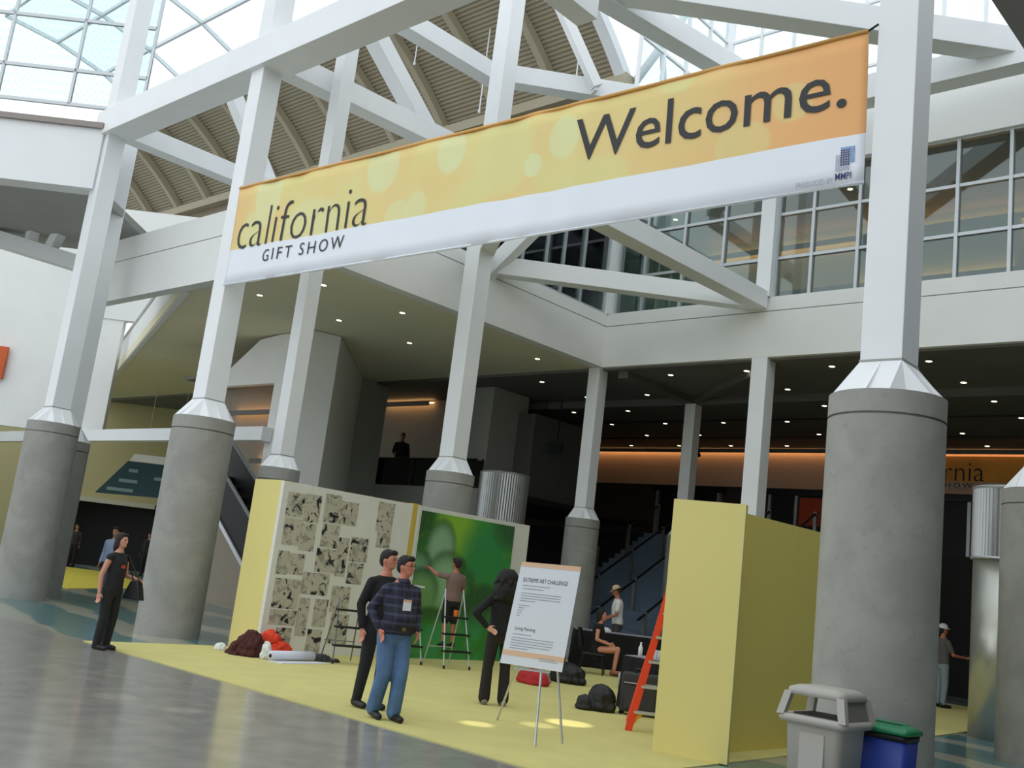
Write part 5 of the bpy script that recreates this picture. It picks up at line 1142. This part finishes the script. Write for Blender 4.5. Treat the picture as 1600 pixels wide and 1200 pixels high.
# chair
t = thing('folding_chair', 'black padded chair under the seated woman', 'chair', (3.75, 7.09, CZ), math.atan2(-0.80, 0.50))
def lp(nm, g, m, **k): return part(t, nm, g, m, world=False, **k)
lp('seat', G().box(-0.22, 0.22, -0.22, 0.22, 0.36, 0.405), black, bevel=0.015)
lp('backrest', G().prism([(-0.22, -0.25, 0.50), (0.22, -0.25, 0.50), (0.21, -0.32, 0.86), (-0.21, -0.32, 0.86)], (0, -0.035, 0)), black, bevel=0.012)
for sx in (-0.2, 0.2):
    lp('leg', G().tube((sx, 0.19, 0.36), (sx, 0.22, 0.0), 0.013, n=8), darkmetal); lp('leg', G().tube((sx, -0.19, 0.36), (sx, -0.28, 0.0), 0.013, n=8), darkmetal)
    lp('back_post', G().tube((sx, -0.2, 0.36), (sx, -0.31, 0.84), 0.013, n=8), darkmetal)
lp('stretcher', G().tube((-0.2, 0.20, 0.15), (0.2, 0.20, 0.15), 0.009, n=6), darkmetal)

# table clutter: each a thing
def bottle(x, y, z, h, r, rgb, label, group='paint things on the near work table', rough=0.4):
    m = M('plastic_%d_%d_%d' % rgb, rgb, rough); t = thing('paint_bottle', label, 'bottle', (x, y, z), 0, group)
    part(t, 'bottle_body', G().lathe((x, y, z), [(r, 0), (r, h * 0.62), (r * 0.45, h * 0.78), (r * 0.4, h * 0.86)], n=14), m, True)
    part(t, 'cap', G().lathe((x, y, z), [(r * 0.48, h * 0.86), (r * 0.48, h), (r * 0.3, h)], n=12), M('cap_white', (220, 220, 220), 0.5))
def cup(x, y, z, h, r, rgb, label, group='paint things on the near work table'):
    solo('paint_cup', G().lathe((x, y, z), [(r * 0.8, 0), (r, h), (r * 0.93, h), (r * 0.74, 0.01), (0.001, 0.01)], n=16, cap=False).lathe((x, y, z), [(r * 0.8, 0), (r * 0.8, 0.002)], n=16), M('cup_%d_%d_%d' % rgb, rgb, 0.5), label, 'cup', (x, y, z), group, smooth=True)
TZ = CZ + 0.7465
cols = [((226, 226, 228), 'white'), ((190, 206, 214), 'pale blue'), ((214, 150, 130), 'salmon'), ((196, 200, 190), 'pale grey'), ((90, 92, 100), 'dark grey'), ((230, 232, 228), 'bright white'), ((150, 130, 120), 'brown'), ((120, 150, 160), 'dull blue')]
spots = [(7.60, 3.32), (7.80, 3.40), (8.03, 3.28), (7.68, 3.70), (8.20, 3.50), (7.88, 3.90), (8.13, 3.95), (7.58, 4.15)]
order = ['at the front left corner', 'second along the front edge', 'near the front right corner', 'behind the salmon bottle', 'at the right edge', 'in the middle', 'beside the boxes', 'at the left edge']
for i, ((c_, n_), (x, y)) in enumerate(zip(cols, spots)):
    x, y = x - 0.09, y - 0.13
    if i % 2 == 0: bottle(x, y, TZ, 0.20 + 0.03 * (i % 3), 0.032, c_, '%s paint bottle %s of the near work table' % (n_, order[i]))
    else: cup(x, y, TZ, 0.10 + 0.02 * (i % 3), 0.045, c_, '%s paint cup %s of the near work table' % (n_, order[i]))
for i, (x, y, w, d, h, c_, l) in enumerate(((7.95, 4.7, 0.34, 0.26, 0.26, (70, 62, 54), 'dark open crate on the near work table'), (7.8, 5.3, 0.3, 0.3, 0.2, (120, 96, 60), 'brown box at the back of the near work table'))):
    t = thing('storage_box', l, 'box', (x, y, TZ))
    m = M('box_%d' % c_[0], c_, 0.7)
    part(t, 'base', G().box(x - w / 2, x + w / 2, y - d / 2, y + d / 2, TZ, TZ + 0.012), m)
    for a_, b_, c2, d2 in ((-w / 2, w / 2, -d / 2, -d / 2 + 0.012), (-w / 2, w / 2, d / 2 - 0.012, d / 2), (-w / 2, -w / 2 + 0.012, -d / 2 + 0.012, d / 2 - 0.012), (w / 2 - 0.012, w / 2, -d / 2 + 0.012, d / 2 - 0.012)):
        part(t, 'side', G().box(x + a_, x + b_, y + c2, y + d2, TZ + 0.012, TZ + h), m)
heap('rag', 'pinkish paint rag on the near work table', 'rag', [(7.90, 3.62, TZ + 0.03, 0.10, 0.09, 0.04)], M('rag_pink', (190, 150, 140), 0.9), seed=21, base=(7.90, 3.62, TZ))
heap('paper_towel', 'white crumpled paper on the table beside the man in the straw cap', 'paper', [(2.75, 8.75, 0.80, 0.12, 0.10, 0.05)], M('white_paper', (226, 228, 224)), seed=22, base=(2.75, 8.75, 0.768))
t = thing('water_jugs', 'clear plastic jug under the tables beside the seated woman', 'jug', (5.6, 5.6, CZ))
part(t, 'jug_body', G().lathe((5.6, 5.6, CZ), [(0.11, 0), (0.13, 0.05), (0.13, 0.24), (0.05, 0.32), (0.04, 0.36)], n=20), M('clear_plastic', (186, 200, 198), 0.2), True)
part(t, 'jug_cap', G().lathe((5.6, 5.6, CZ), [(0.045, 0.36), (0.045, 0.39), (0.02, 0.39)], n=14), M('cap_white', (220, 220, 220)))
heap('black_tote', 'black tote bag on the floor left of the left yellow tower', 'bag', [(-3.2, 2.3, 0.22, 0.32, 0.2, 0.24), (-3.2, 2.3, 0.5, 0.12, 0.1, 0.2)], black, seed=23, crumple=0.14, voxel=0.02, base=(-3.2, 2.3, 0.0))
